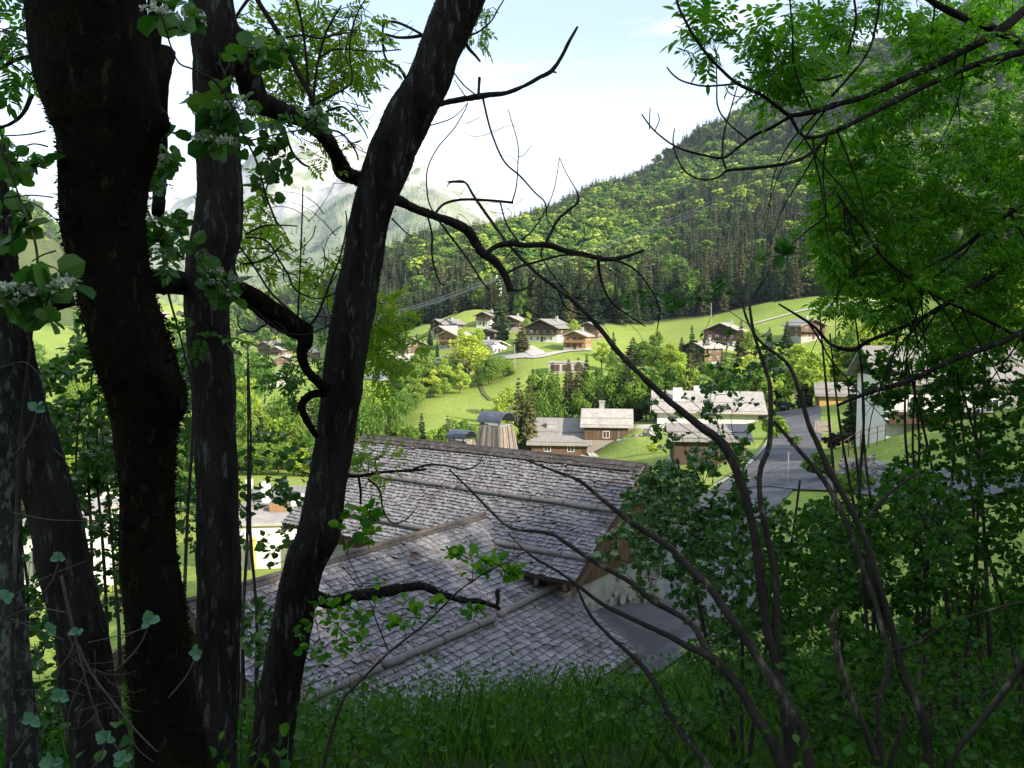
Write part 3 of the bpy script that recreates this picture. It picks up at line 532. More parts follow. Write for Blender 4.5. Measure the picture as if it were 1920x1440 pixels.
# ------------------------------------------------------------------ a general alpine house
def chalet(label, P, face, wd, ln, h, hb=0, tan=.42, wall='timber', low='plaster', roof='roofgrey', over=.9, chim=1, balcony=True, wins=3, storeys=2, cat='house', group=None, name='mountain_house', depth=6, longwins=2, ridgelift=0, door=True):
    rz = math.pi - face; e = tag(empty(name, P, rz), label, cat, group); hw = wd / 2; hl = ln / 2
    mb = MB(); mb.box((0, 0, (hb - depth) / 2), (wd + .1, ln + .1, hb + depth)); mb.build('lower_wall', M[low], e)
    mb = MB(); mb.prism([(-hw, hb), (hw, hb), (hw, h), (0, h + hw * tan), (-hw, h)], -hl, hl); mb.build('upper_wall', M[wall], e)
    th = .22; x = hw + over; z0 = h - over * tan + .02; zr = h + hw * tan + .02; c = math.hypot(1, tan)
    for sg in (-1, 1):
        mb = MB(); mb.prism([(0, zr), (sg * x, z0), (sg * x, z0 + th), (0, zr + th)], -hl - over * 1.2, hl + over)
        for k in range(2): u = .55 + .38 * k; mb.tube([(sg * x * u, -hl - over, zr - (zr - z0) * u + th + .1), (sg * x * u, hl + over * .9, zr - (zr - z0) * u + th + .1)], .09, 5)
        mb.build('roof', M[roof], e)
    for sg in (-1, 1):
        mb = MB(); mb.prism([(0, zr - .12), (sg * x, z0 - .12), (sg * x, z0 - .003), (0, zr - .003)], -hl - over * 1.2 - .05, -hl - over * 1.2 + .02); mb.build('verge_board', M[wall], e)
    for k in range(chim):
        mb = MB(); cx = (hw * .35 if k % 2 == 0 else -hw * .4); cyy = ln * (.12 - .3 * k); mb.box((cx, cyy, zr + .2), (.85, .85, 2.0)); mb.box((cx, cyy, zr + 1.35), (1.1, 1.1, .15)); mb.build('chimney', M['concrete'], e)
    for s_ in range(storeys):
        zc = 1.35 + s_ * 2.7
        if zc > h + 1: break
        for k in range(wins):
            xx = (k + .5) / wins * wd * .86 - wd * .43
            window(e, (xx, -hl - .04 - (.05 if zc < hb else 0), zc), (1.15, 1.3), fr='white' if wall != 'warmtimber' else 'warmtimber')
        if zc < h - .6:
            for k in range(longwins):
                yy = (k + .5) / longwins * ln * .85 - ln * .425
                for sg in (-1, 1): window(e, (sg * (hw + .04 + (.05 if zc < hb else 0)), yy, zc), (1.15, 1.2), rot=sg * math.pi / 2)
    if balcony:
        z = max(hb, 2.7); mb = MB(); mb.box((0, -hl - .75, z), (wd * .96, 1.4, .12))
        mb.build('balcony_floor', M[wall], e); mb = MB(); mb.box((0, -hl - 1.43, z + 1.0), (wd * .96, .07, .08)); mb.box((0, -hl - 1.43, z + .25), (wd * .96, .06, .07))
        for k in range(int(wd / .35)): mb.box((-wd * .48 + (k + .5) * wd * .96 / int(wd / .35), -hl - 1.43, z + .62), (.2, .03, .7))
        mb.build('balcony_railing', M[wall], e)
    if door:
        mb = MB(); mb.box((wd * .02, -hl - .08, 1.05), (1.0, .06, 2.1)); mb.build('door', M['darktimber'], e)
    return e
A_ = lambda d: math.radians(d)
def at(px, py, Y): return W(px, py, Y)
V_ = 'chalets of the hamlet across the valley'
house_spots = []
def hamlet(label, px, py, Y, face, wd, ln, h, **k):
    P = hit(px, py, Y * .8); q = P.y / Y; q = q if .8 < q < 1.2 else 1
    if q == 1: P = G(px, Y)
    house_spots.append((P.x, P.y, max(wd, ln))); return chalet(label, P, A_(face), wd * q, ln * q, h * q, group=V_, hb=k.pop('hb', 0) * q * (1 if 'white' in label else .5), depth=3, low='plaster' if 'white' in label else 'stone', over=k.pop('over', 1.2), **k)
hamlet('highest small chalet of brown timber over a white base, beside a tall dark spruce', 915, 612, 428, 208, 8, 9, 5.2, hb=3, wins=2)
hamlet('pale roofed chalet between the two tallest spruces of the hamlet', 963, 619, 418, 200, 9.5, 11, 4.6, hb=2.6, wall='timber', roof='rooflight')
hamlet('low dark chalet with pale roof on the hill meadow, upper of a stacked pair', 838, 622, 400, 225, 9, 12, 3.6, hb=1.2, wall='darktimber', chim=1, wins=2, balcony=False)
hamlet('low dark chalet with pale roof just under its twin on the hill meadow', 840, 634, 382, 222, 8, 9, 3.4, hb=1, wall='darktimber', roof='rooflight', wins=2, balcony=False, chim=0)
hamlet('chalet of orange timber half hidden behind the pale green ash trees', 853, 652, 362, 210, 9, 10, 5.2, hb=2.2, wall='warmtimber', roof='rooflight')
hamlet('long white walled low house with pale roof right of the pale ash trees', 915, 662, 352, 150, 7, 18, 3.6, hb=2.8, wall='plaster', roof='rooflight', balcony=False, wins=2)
hamlet('small dark shed with white roof edge above the long white house', 918, 636, 385, 200, 5, 6, 3.4, wall='darktimber', balcony=False, chim=0, wins=1, longwins=1)
hamlet('large old farmhouse of dark timber with broad roof and white ground floor side', 1030, 640, 345, 208, 13.5, 14.5, 5.6, hb=2.6, wall='darktimber', roof='roofgrey', wins=4, storeys=2, over=1.4, tan=.45)
hamlet('honey coloured timber chalet with balconies right of the large farmhouse', 1083, 655, 332, 200, 8.5, 9, 5.2, hb=1.2, wall='warmtimber', roof='rooflight', wins=3)
hamlet('dark roofed small chalet behind the honey coloured one', 1107, 634, 352, 200, 8, 8, 4.6, wall='timber', roof='roofgrey', wins=2, balcony=False)
hamlet('large pale roofed chalet with tall white pillars below the sloping meadow', 1358, 651, 322, 205, 12, 14, 6.2, hb=2.7, wall='darktimber', roof='rooflight', wins=4, over=1.2)
hamlet('brown chalet just under the pillared one, partly behind leafy trees', 1318, 678, 300, 230, 9, 10, 5, wall='timber', roof='rooflight')
hamlet('pink-brown chalet with pale roof high on the right of the sloping meadow', 1508, 636, 330, 165, 10, 11, 5.2, hb=2, wall='timber', roof='rooflight')
hamlet('low chalet with wide pale roof and brown front beside the car park', 750, 697, 335, 200, 9, 11, 3.8, wall='timber', roof='rooflight', balcony=False)
hamlet('pale roofed chalet left of the hill meadow, just right of the leaning trunk', 772, 662, 380, 160, 9, 13, 4, wall='timber', roof='rooflight', balcony=False)
hamlet('small chalet with pale roof half hidden by the leaning trunk', 705, 660, 390, 200, 8, 9, 4, wall='timber', roof='rooflight', balcony=False, wins=2)
hamlet('white facade house seen through the trees below the hamlet road', 835, 712, 318, 190, 15, 9, 5.5, hb=5.4, wall='plaster', roof='roofgrey', balcony=False, wins=4)
hamlet('large red-brown chalet of several roofs on the far left hillside', 512, 664, 700, 215, 15, 17, 7, hb=2.5, wall='timber', roof='roofgrey', wins=4)
hamlet('red-brown chalet with lower roof joined close to the larger one', 528, 667, 680, 205, 10, 12, 5, hb=2, wall='timber', roof='rooflight')
hamlet('orange timber chalet beside the curved moss-covered limb', 582, 672, 620, 200, 9, 10, 4.6, wall='warmtimber', roof='rooflight')
hamlet('long pale roof seen low between the second and leaning trunks', 532, 684, 560, 170, 10, 16, 4, wall='timber', roof='rooflight', balcony=False)
hamlet('white based orange chalet at the top of the lower left meadow', 513, 724, 440, 200, 9, 9, 4.6, hb=2.4, wall='warmtimber', roof='rooflight')
hamlet('small grey chalet alone on the bright meadow at the far left', 110, 711, 420, 200, 8, 9, 3.4, wall='greytimber', roof='roofgrey')
for k, (px, py, Y, lb) in enumerate([(305, 597, 1350, 'leftmost white house of the valley bottom seen between the thick trunks'), (329, 604, 1250, 'middle white house of the valley bottom seen between the thick trunks'), (344, 593, 1500, 'tiny rightmost house of the valley bottom seen between the thick trunks'),
        (452, 577, 1900, 'tiny white house beside the pale far meadow left of the curved limb'), (470, 585, 1700, 'tiny house in the far valley right above the curved limb')]):
    hamlet(lb, px, py, Y, 200, 14, 17, 6.5, hb=4, wall='timber', roof='rooflight', wins=3)
# ------------------------------------------------------------------ nearer houses of the valley side
def own(label, P, face, wd, ln, h, **k): house_spots.append((P.x, P.y, max(wd, ln))); return chalet(label, P, A_(face), wd, ln, h, **k)
e = own('lower wing of the double chalet, wide grey slate roof over a concrete terrace', W(1053, 873, 151), 97, 13.5, 9.2, 4.9, hb=1.3, wall='timber', low='stone', roof='roofgrey', tan=.48, balcony=False, over=.8, chim=0, wins=2, longwins=2, name='timber_chalet')
mb = MB(); mb.box((-8.3, -.6, 1.25), (3.2, 9.6, .75)); mb.build('terrace', M['concrete'], e)
mb = MB()
for y in np.arange(-5.2, 4.2, .9): mb.box((-9.8, y, 2.1), (.07, .07, 1.0))
mb.box((-9.8, -.55, 2.6), (.09, 9.4, .07)); mb.box((-9.82, -.55, 2.15), (.03, 9.3, .7)); mb.build('terrace_railing', M['greytimber'], e)
mb = MB(); mb.box((-2.6, 1.6, 6.1), (1.1, 1.5, 3.2)); mb.box((-2.6, 1.6, 7.75), (1.3, 1.7, .18)); mb.build('chimney', M['concrete'], e)
mb = MB(); mb.box((-1.2, -2.2, 6.62), (1.0, .9, .12), Matrix.Rotation(0, 4, 'Y')); mb.build('skylight', M['glass'], e)
e = own('upper barn-like wing of the double chalet, pale roof over upright brown boards', W(1137, 853, 148), 97, 8.4, 7.1, 5.6, hb=3.1, wall='timber', low='greytimber', roof='rooflight', tan=.5, balcony=False, chim=1, over=.75, wins=0, longwins=1, door=False, name='timber_chalet')
mb = MB()
for y in np.arange(-3.5, 3.6, .24): mb.box((-4.24, y, 4.35), (.08, .2, 2.4))
mb.build('wall_boards', M['timber'], e)
e = own('large white farmhouse with long pale roof and orange gable behind the flowering branches', W(1322, 808, 163), 100, 15, 17.5, 4.6, hb=4.55, wall='warmtimber', low='plaster', roof='rooflight', tan=.36, balcony=False, over=1.3, chim=0, wins=3, longwins=4, name='farmhouse')
for cx, cyy, s_ in ((-3.6, 5.2, 1.2), (2.2, 1.5, .9)):
    mb = MB(); mb.prism([(cx - s_, 5.3), (cx + s_, 5.3), (cx + s_ * .55, 8.3), (cx - s_ * .55, 8.3)], cyy - s_ * .7, cyy + s_ * .7); mb.build('chimney', M['plaster'], e)
e = own('dark brown garage with tan roof on a white base beside the road', W(1322, 888, 92), 96, 6.4, 7.0, 4.1, hb=1.3, wall='darktimber', roof='roofgrey', tan=.32, balcony=False, over=.7, chim=0, wins=1, longwins=1, name='garage')
mb = MB(); mb.box((-3.27, -1.4, 2.6), (.08, 2.6, 2.2)); mb.build('garage_door', M['timber'], e)
e = own('small ochre garage with grey roof at the end of the car park', W(1566, 766, 168), 104, 6.5, 6.4, 3.1, wall='ochre', low='ochre', roof='roofgrey', tan=.55, balcony=False, over=.9, chim=0, wins=0, longwins=0, door=False, name='garage')
e = own('tall white house with grey roof and dark balcony behind the right-hand shrubs', W(1748, 828, 84), 98, 10.5, 11.5, 6.4, hb=6.35, wall='darktimber', roof='roofgrey', tan=.5, balcony=False, over=1.1, chim=1, wins=2, longwins=3, name='villa')
mb = MB(); mb.box((-6.1, 0, 2.55), (1.7, 11.8, .18)); mb.box((-6.9, 0, 3.1), (.08, 11.8, .9)); mb.build('balcony', M['darktimber'], e)
for k, y in enumerate((-3.2, 0.2, 3.6)):
    mb = MB(); mb.box((-5.36, y, 1.15), (.1, 2.6, 2.2)); mb.build('garage_door', M['white'], e)
e = own('low dark-doored concrete garage set into the slope below the honey coloured chalet', G(1064, 300), 98, 5, 12.5, 2.9, hb=2.85, wall='concrete', low='concrete', roof='concrete', tan=.03, balcony=False, over=.3, chim=0, wins=0, longwins=0, door=False, name='garage')
mb = MB()
for y in (-4, 0, 4): mb.box((-2.58, y, 1.2), (.1, 3.0, 2.2))
mb.build('garage_door', M['darktimber'], e)
# modern white building left of the chalet
def block(e, name, mt, px0, px1, top, bot, Y, dep, rz=0):
    a, b = W(px0, top, Y), W(px1, top, Y); zb = W(px0, bot, Y).z; c = (a + b) / 2; o = e.location; mb = MB()
    mb.box((0, dep / 2, 0), ((b - a).length, dep, a.z - zb), Matrix.Translation(Vector((c.x, Y, (a.z + zb) / 2)) - o) @ Matrix.Rotation(rz, 4, 'Z')); return mb.build(name, M[mt], e)
e = tag(empty('white_building', W(470, 1100, 58)), 'modern white building with yellow window strip and square chimneys behind the trunks', 'building')
block(e, 'wall', 'plaster', 440, 606, 985, 1130, 56, 11, .10); block(e, 'roof_terrace', 'rooflight', 434, 612, 980, 986, 55.7, 11.4, .10)
block(e, 'upper_wall', 'plaster', 452, 575, 958, 986, 60, 7, .10); block(e, 'upper_roof', 'roofgrey', 446, 585, 952, 959, 59.4, 8, .10)
block(e, 'wood_panel', 'warmtimber', 505, 535, 945, 960, 58.8, 1); block(e, 'chimney', 'plaster', 490, 503, 905, 950, 61, .6); block(e, 'chimney', 'plaster', 460, 470, 900, 950, 62, .6)
block(e, 'stair_tower', 'plaster', 545, 575, 936, 960, 60, 2)
f = block(e, 'window', 'yellow', 463, 477, 1010, 1078, 55.5, .5); f2 = MB(); c = W(468, 1044, 55.35) - e.location; f2.box(tuple(c), (.22, .2, 2.1)); f2.build('pane', M['glass'], f); f.name = 'window'
for px in (545,): f = block(e, 'window', 'yellow', px, px + 12, 1015, 1060, 55.2, .5)
for px in (475, 535): f = block(e, 'window', 'glass', px, px + 16, 963, 978, 59.6, .5)
e = tag(empty('white_building', W(60, 1180, 48)), 'pale building almost hidden behind the leftmost trunks', 'building')
block(e, 'wall', 'plaster', 20, 100, 1000, 1230, 46, 6, -.1); block(e, 'roof', 'rooflight', 10, 110, 985, 1001, 45.4, 7, -.1)
for px in (60,): block(e, 'window', 'glass', px, px + 22, 1030, 1075, 45.1, .6)
e = tag(empty('white_building', W(215, 1000, 75)), 'small white building between the second dark trunk and the mossy trunk', 'building')
block(e, 'wall', 'plaster', 160, 235, 915, 1060, 72, 8); block(e, 'roof', 'rooflight', 152, 243, 903, 916, 71.4, 9); block(e, 'window', 'glass', 196, 206, 935, 965, 71.7, .6)
# ------------------------------------------------------------------ roads and paths, laid on the ground
def strip(name, mt, pts, lift=.1, kind='structure', label=None, cat=None):
    C_ = [hit(a, b, yl) if yl else hit(a, b) for a, b, _, yl in pts]; wd = [q[2] for q in pts]; Q = []; Wd = []
    for k in range(len(C_) - 1):
        a, b, c, d = C_[max(k - 1, 0)], C_[k], C_[k + 1], C_[min(k + 2, len(C_) - 1)]
        n = max(3, int((c - b).length / 1.5))
        for s_ in range(n):
            t = s_ / n; Q.append(.5 * ((2 * b) + (c - a) * t + (2 * a - 5 * b + 4 * c - d) * t * t + (3 * b - a - 3 * c + d) * t ** 3)); Wd.append(wd[k] * (1 - t) + wd[k + 1] * t)
    Q.append(C_[-1]); Wd.append(wd[-1]); Q = np.array([tuple(q) for q in Q]); T = np.gradient(Q, axis=0); T[:, 2] = 0; T /= np.linalg.norm(T, axis=1)[:, None]; S = np.stack([T[:, 1], -T[:, 0], 0 * T[:, 0]], 1)
    m = 9; V = []
    for k in range(m):
        P = Q + S * (np.array(Wd) * (k / (m - 1) - .5))[:, None]; V.append(np.stack([P[:, 0], P[:, 1], H(P[:, 0], P[:, 1]) + lift], 1))
    V = np.stack(V, 1).reshape(-1, 3); n = len(Q); i = np.arange(n - 1)[:, None] * m; j = np.arange(m - 1)[None]
    mb = MB(); mb.add(V, np.stack([i + j, i + m + j, i + m + j + 1, i + j + 1], -1).reshape(-1, 4)); return tag(mb.build(name, M[mt], smooth=True), label, cat, kind=kind)
M['soil'] = mat('trodden_soil', (.14, .15, .05), .95, (.10, .09, .05), 3)
strip('road', 'asphalt', [(1120, 1240, 7, 17), (1180, 1175, 7.5, 21), (1240, 1090, 8, 24), (1310, 1000, 7, 30), (1390, 935, 7, 40), (1450, 890, 7, 50), (1475, 850, 6.5, 60), (1495, 815, 6.5, 70), (1495, 788, 7, 80), (1470, 772, 14, 90)])
M['kerb'] = mat('kerb_stone', (.30, .295, .28), .9, (.38, .37, .35), 4)
strip('kerb', 'kerb', [(1340, 915, .35, 40), (1395, 880, .35, 50), (1425, 850, .35, 60), (1448, 815, .35, 70), (1452, 790, .35, 80)], .24)
strip('side_road', 'asphalt', [(1400, 908, 7, 40), (1500, 900, 7, 45), (1600, 904, 6.5, 45), (1720, 910, 6, 40), (1900, 925, 6, 35)], .16)
strip('forecourt', 'palepath', [(1155, 817, 5, 120), (1200, 803, 6, 120), (1260, 800, 5, 120), (1300, 822, 4, 110)], .14)
strip('hamlet_road', 'palepath', [(800, 694, 5, 300), (900, 676, 5, 300), (985, 668, 5, 300), (1015, 668, 6, 300), (1060, 660, 4, 300), (1110, 658, 4, 300)], .35)
strip('hamlet_lane', 'palepath', [(985, 652, 6, 300), (1000, 660, 6, 300), (1012, 668, 6, 300)], .5)
strip('car_park', 'palepath', [(700, 705, 8, 300), (745, 706, 9, 300), (790, 700, 8, 300)], .4)
strip('meadow_path', 'soil', [(896, 712, 1.2, 240), (902, 727, 1.2, 240), (908, 740, 1.2, 240), (920, 752, 1.2, 240)], .3)
strip('pasture_track', 'palepath', [(1400, 612, 2.5, 300), (1480, 590, 2.5, 300), (1560, 574, 2.5, 300), (1650, 566, 2.5, 300)], .5)
# ------------------------------------------------------------------ walls, fences, poles, car
def stones(mb, pts, h, n, r):
    for _ in range(n):
        k = random.random() * (len(pts) - 1); i = int(k); c = pts[i].lerp(pts[i + 1], k - i) + UZ * random.uniform(-.4, h) + Vector(rdir(1)[0]) * .15; rr_ = r * random.uniform(.6, 1.3)
        v = RNG.normal(size=(12, 3)); v /= np.linalg.norm(v, axis=1)[:, None]
        bm = bmesh.new(); [bm.verts.new(tuple(np.array(c) + q * rr_ * np.array([1.1, .9, .8]))) for q in v]
        bmesh.ops.convex_hull(bm, input=bm.verts); bm.verts.index_update(); mb.add([tuple(x.co) for x in bm.verts], [tuple(x.index for x in f.verts) for f in bm.faces]); bm.free()
import bmesh
def stonewall(label, pts, h, n, r, mt='stone', name='boulder_wall'):
    P = [W(*p) for p in pts]; mb = MB(); stones(mb, P, h, n, r); b = P[0]
    mb.v = [v - np.array(b) for v in mb.v]; o = mb.build(name, M[mt]); o.location = b; return tag(o, label, 'stone wall')
stonewall('boulder retaining wall beside the barn-like chalet wing', [(1150, 852, 141), (1180, 845, 138), (1210, 835, 137), (1232, 824, 136)], 1.9, 150, .55)
stonewall('small heap of boulders below the terrace of the double chalet', [(1092, 866, 134), (1106, 864, 134), (1120, 862, 134)], .9, 40, .45)
stonewall('rough grey stone wall along the shaded side road', [(1575, 892, 62), (1610, 888, 62), (1640, 884, 61)], 1.1, 190, .2)
stonewall('whitewashed stone wall at the corner of the side road', [(1628, 893, 59), (1665, 895, 58), (1720, 898, 57)], .9, 150, .2, 'concrete')
def fence(label, pts, h=1.0, gap=2.2, mt='greytimber', rails=2, r=.05, name='rail_fence'):
    P = [W(*p) for p in pts]; b = P[0].copy(); e = tag(empty(name, b), label, 'fence'); L_ = [0]
    for k in range(len(P) - 1): L_.append(L_[-1] + (P[k + 1] - P[k]).length)
    n = max(2, int(L_[-1] / gap)); tops = []
    for q in range(n + 1):
        d = L_[-1] * q / n; k = min(max(0, int(np.searchsorted(L_, d)) - 1), len(P) - 2); c = P[k].lerp(P[k + 1], (d - L_[k]) / (L_[k + 1] - L_[k])) - b; tops.append(c)
        mb = MB(); mb.tube([c - UZ * .6, c + UZ * h], r, 6); mb.build('post', M[mt], e)
    for k in range(rails):
        mb = MB(); z = h * (.92 - .42 * k); mb.tube([c + UZ * z for c in tops], r * .75, 5); mb.build('rail', M[mt], e)
    return e
fence('wooden rail fence on top of the boulder wall beside the double chalet', [(1160, 822, 139), (1195, 816, 137), (1232, 818, 136)], 1.2)
fence('low grey road barrier between the double chalet and the white farmhouse', [(1172, 800, 160), (1205, 797, 162), (1225, 796, 163)], .8, 3)
fence('wooden fence below the terrace of the double chalet', [(1100, 872, 137), (1112, 872, 137), (1126, 870, 137)], 1.3, 1.5, rails=3)
fence('dark wooden handrail climbing the slope towards the tall white house', [(1580, 852, 68), (1610, 832, 72), (1660, 818, 76)], 1.1, 1.6, 'darktimber', 2)
e = tag(empty('slatted_fence', W(1544, 812, 100)), 'short weathered fence of upright boards beside the road bend', 'fence')
for k in range(9):
    mb = MB(); mb.box((-.95 + k * .24, .05 * k, .65 + .08 * math.sin(k)), (.17, .04, 1.5)); mb.build('board', M['greytimber'], e)
mb = MB(); mb.box((0, .12, .9), (2.1, .06, .12)); mb.box((0, .12, .3), (2.1, .06, .12)); mb.build('rail', M['greytimber'], e)
def pole(label, px, Y, h, r=.1, name='utility_pole', cat='pole', arm=False):
    P = G(px, Y); e = tag(empty(name, P), label, cat); mb = MB(); mb.tube([(0, 0, -1), (0, 0, h * .6), (0, 0, h)], [r, r * .9, r * .7], 8); mb.build('shaft', M['concrete'], e)
    mb = MB(); mb.box((0, 0, h * .96), (.9 if arm else .35, .12, .12)); mb.build('crossarm' if arm else 'lamp_head', M['metal'], e); return e
pole('thin pale pole standing at the edge of the hamlet road left of the spruce', 965, 318, 8.5, .14); pole('pale pole at the foot of the wooded slope above the pillared chalet', 1333, 440, 10, .17, arm=True)
pole('small street lamp by the junction of road and side road', 1477, 66, 2.6, .045, 'street_lamp', 'lamp'); 
# cable car pylon and ropes
pb = G(938, 480); pt = W(934, 520, 480); hh = pt.z - pb.z; e = tag(empty('lift_pylon', pb), 'tall white lift pylon rising behind the dark spruce, with cables at its head', 'pylon')
mb = MB(); mb.tube([(0, 0, -1), (0, 0, hh)], [.9, .62], 12); mb.build('mast', M['white'], e, True)
mb = MB(); mb.box((0, 0, hh), (5.0, .8, .55)); mb.box((-1.9, 0, hh + .7), (.8, 1.4, .6)); mb.box((1.9, 0, hh + .7), (.8, 1.4, .6)); mb.build('crosshead', M['white'], e)
for k, (dx, lb) in enumerate(((-2.2, 'upper lift cable crossing the wooded slope'), (1.2, 'middle lift cable crossing the wooded slope'), (2.4, 'lower lift cable crossing the wooded slope'))):
    A0 = W(640, 612 + k * 3, 330); B0 = W(934, 521 + k, 480) + Vector((dx, 0, .3)); C0 = W(1580, 212 + k * 7, 1500); P = [A0, A0.lerp(B0, .5) - UZ * 1.5, B0] + [B0.lerp(C0, t) - UZ * 110 * t * (1 - t) for t in np.linspace(.06, 1, 18)]
    mb = MB(); mb.tube([p - B0 for p in P], [.085 + .00006 * p.y for p in P], 4); o = mb.build('lift_cable', M['metal']); o.location = B0; tag(o, lb, 'cable', 'lift cables')
# parked car
def car(P, rz, label):
    e = tag(empty('parked_car', P, rz), label, 'car'); M['carblue'] = mat('blue_car_paint', (.05, .10, .30), .3, spec=.6); M['tyre'] = mat('tyre_rubber', (.02, .02, .02), .8)
    side = [(-2.1, .35), (-2.15, .75), (-2.0, 1.0), (-1.75, 1.42), (-1.2, 1.5), (.2, 1.48), (.95, 1.02), (1.9, .88), (2.12, .6), (2.1, .35)]
    mb = MB(); n = len(side); V = []
    for x, f in ((-.88, 1), (-.7, 1.0), (.7, 1), (.88, 1)):
        for y, z in side: V.append((x * (1 if z < 1.05 else .86), y, z + (.03 if abs(x) < .8 else 0)))
    Fc = [tuple(range(n)), tuple(range(4 * n - 1, 3 * n - 1, -1))] + [(a * n + i, a * n + (i + 1) % n, (a + 1) * n + (i + 1) % n, (a + 1) * n + i) for a in range(3) for i in range(n)]
    mb.add(V, Fc); mb.build('body', M['carblue'], e, True)
    for nm, sx in (('side_window', -1), ('side_window', 1)):
        mb = MB(); mb.add([(sx * .80, -1.65, 1.06), (sx * .83, .75, 1.06), (sx * .78, .12, 1.42), (sx * .78, -1.4, 1.4)] + [(sx * .86, -1.65, 1.06), (sx * .86, .75, 1.06), (sx * .79, .12, 1.42), (sx * .79, -1.4, 1.4)], [(0, 1, 2, 3), (4, 7, 6, 5), (0, 4, 5, 1), (1, 5, 6, 2), (2, 6, 7, 3), (3, 7, 4, 0)]); mb.build(nm, M['glass'], e)
    for nm, q in (('rear_window', [(-.68, -2.0, 1.04), (.68, -2.0, 1.04), (.62, -1.8, 1.4), (-.62, -1.8, 1.4)]), ('windscreen', [(-.7, .98, 1.06), (.7, .98, 1.06), (.64, .3, 1.46), (-.64, .3, 1.46)])):
        mb = MB(); d = -.02 if q[0][1] < 0 else .02; mb.add(q + [(a, b + d, c + .015) for a, b, c in q], [(0, 1, 2, 3), (4, 7, 6, 5), (0, 4, 5, 1), (1, 5, 6, 2), (2, 6, 7, 3), (3, 7, 4, 0)]); mb.build(nm, M['glass'], e)
    for sx in (-.86, .86):
        for y in (-1.3, 1.32):
            mb = MB(); mb.tube([(sx - .1, y, .33), (sx + .1, y, .33)], .33, 16); o = mb.build('wheel', M['tyre'], e); mb = MB(); mb.tube([(sx - .115, y, .33), (sx + .115, y, .33)], .19, 10); mb.build('rim', M['metal'], o)
    for sx in (-.68, .68):
        mb = MB(); mb.box((sx, -2.13, .85), (.25, .06, .18)); mb.build('tail_light', M['redsign'], e)
    mb = MB(); mb.box((0, -2.17, .72), (.5, .02, .11)); mb.build('number_plate', M['white'], e)
P = hit(1475, 769, 110); k = P.y / 190; car(P + UZ * .14, R(-40), 'small blue car parked in the sun at the end of the road')
# ------------------------------------------------------------------ tree templates (unit height 1, scaled when placed)
def T_conifer(seed, levels, per, full=True, ragged=1., wfac=.17, rows=2):
    rg = np.random.default_rng(seed); P = []; D = []; S = []
    lf = MB()
    for L_ in range(levels):
        t = (L_ + rg.uniform(-.3, .3)) / levels; z = .10 + .88 * t; rad = wfac * (1 - t) ** .85 * rg.uniform(.75, 1.2) + .012
        for k in range(per):
            a = rg.uniform(0, 6.283); r = rad * rg.uniform(.6, 1.15) * ragged; dz = -rad * rg.uniform(.15, .55)
            d = np.array([math.cos(a), math.sin(a), 0]); s = np.array([-d[1], d[0], 0]); p0 = np.array([0, 0, z]); p1 = p0 + d * r * .55 + np.array([0, 0, dz * .35]); p2 = p0 + d * r + np.array([0, 0, dz * 1.0 + r * .12])
            wv = max(.30 * r, .011)
            V = [p0 + d * .01, p1 + s * wv, p2, p1 - s * wv, p1 + np.array([0, 0, -wv * 1.4]), p1 + np.array([0, 0, wv * .25])]
            lf.add(V, [(0, 1, 5), (0, 5, 3), (1, 2, 5), (5, 2, 3), (0, 4, 2)] if full else [(0, 1, 2), (0, 2, 3), (0, 4, 2)])
            if rows > 1:
                for q in range(2 * rows):
                    u = rg.uniform(.35, 1); c = p0 + (p2 - p0) * u; sg = 1 if q % 2 else -1; e = c + s * sg * r * .28 * rg.uniform(.6, 1.2) + d * r * .13 - np.array([0, 0, r * .13])
                    lf.add([c + d * .008, c - d * .012, e, c - np.array([0, 0, .018])], [(0, 1, 2), (0, 2, 3)])
    return lf
def T_broad(seed, n, lumps, size, cyl=.36, zc=.60, zr=.40, slender=False):
    rg = np.random.default_rng(seed); lf = MB(); C = []
    for k in range(lumps):
        while True:
            v = rg.uniform(-1, 1, 3)
            if v @ v < 1: break
        v = v / (np.linalg.norm(v) + 1e-6) * rg.uniform(.35, .95); zz_ = zc + v[2] * zr * .85; tap = 1 - max(0, v[2]) * (.55 if slender else .25)
        C.append((v[0] * cyl * tap, v[1] * cyl * tap, zz_, rg.uniform(.28, .5) * cyl * (1.1 - .3 * abs(v[2]))))
    C = np.array(C); k = rg.integers(0, lumps, n); v = rg.normal(size=(n, 3)); v /= np.linalg.norm(v, axis=1)[:, None]; v[:, 2] = np.where(rg.random(n) < .3, np.abs(v[:, 2]), v[:, 2])
    P = C[k, :3] + v * (C[k, 3] * rg.uniform(.55, 1.1, n) ** .7)[:, None] * np.array([1, 1, .8])
    nn = v + rg.normal(size=(n, 3)) * .55; nn /= np.linalg.norm(nn, axis=1)[:, None]; a = np.cross(nn, rg.normal(size=(n, 3))); a /= np.linalg.norm(a, axis=1)[:, None]; b = np.cross(nn, a); s = (size * rg.uniform(.6, 1.4, n))[:, None]
    V = np.stack([P + a * s, P + b * s * .8, P - a * s * .8, P - b * s], 1); V += rg.normal(size=V.shape) * size * .25; i = np.arange(n)[:, None] * 4; lf.add(V.reshape(-1, 3), i + np.arange(4)[None])
    return lf, C
def T_trunk(C=None, h=.9, r=.012, seed=0):
    rg = random.Random(seed); mb = MB(); mb.tube([(0, 0, -.08), (0, 0, .02), (.01, .005, h * .5), (0, 0, h)], [r * 1.5, r * 1.1, r * .75, r * .2], 7)
    if C is not None:
        for c in C[:7]: z0 = rg.uniform(.2, .45); mb.tube([(0, 0, z0), (c[0] * .5, c[1] * .5, (z0 + c[2]) / 2 + .02), tuple(c[:3])], [r * .5, r * .35, r * .12], 4)
    return mb
def mesh_only(mb, name, mt): o = mb.build(name, mt); me = o.data; bpy.data.objects.remove(o); return me
TPL = {}
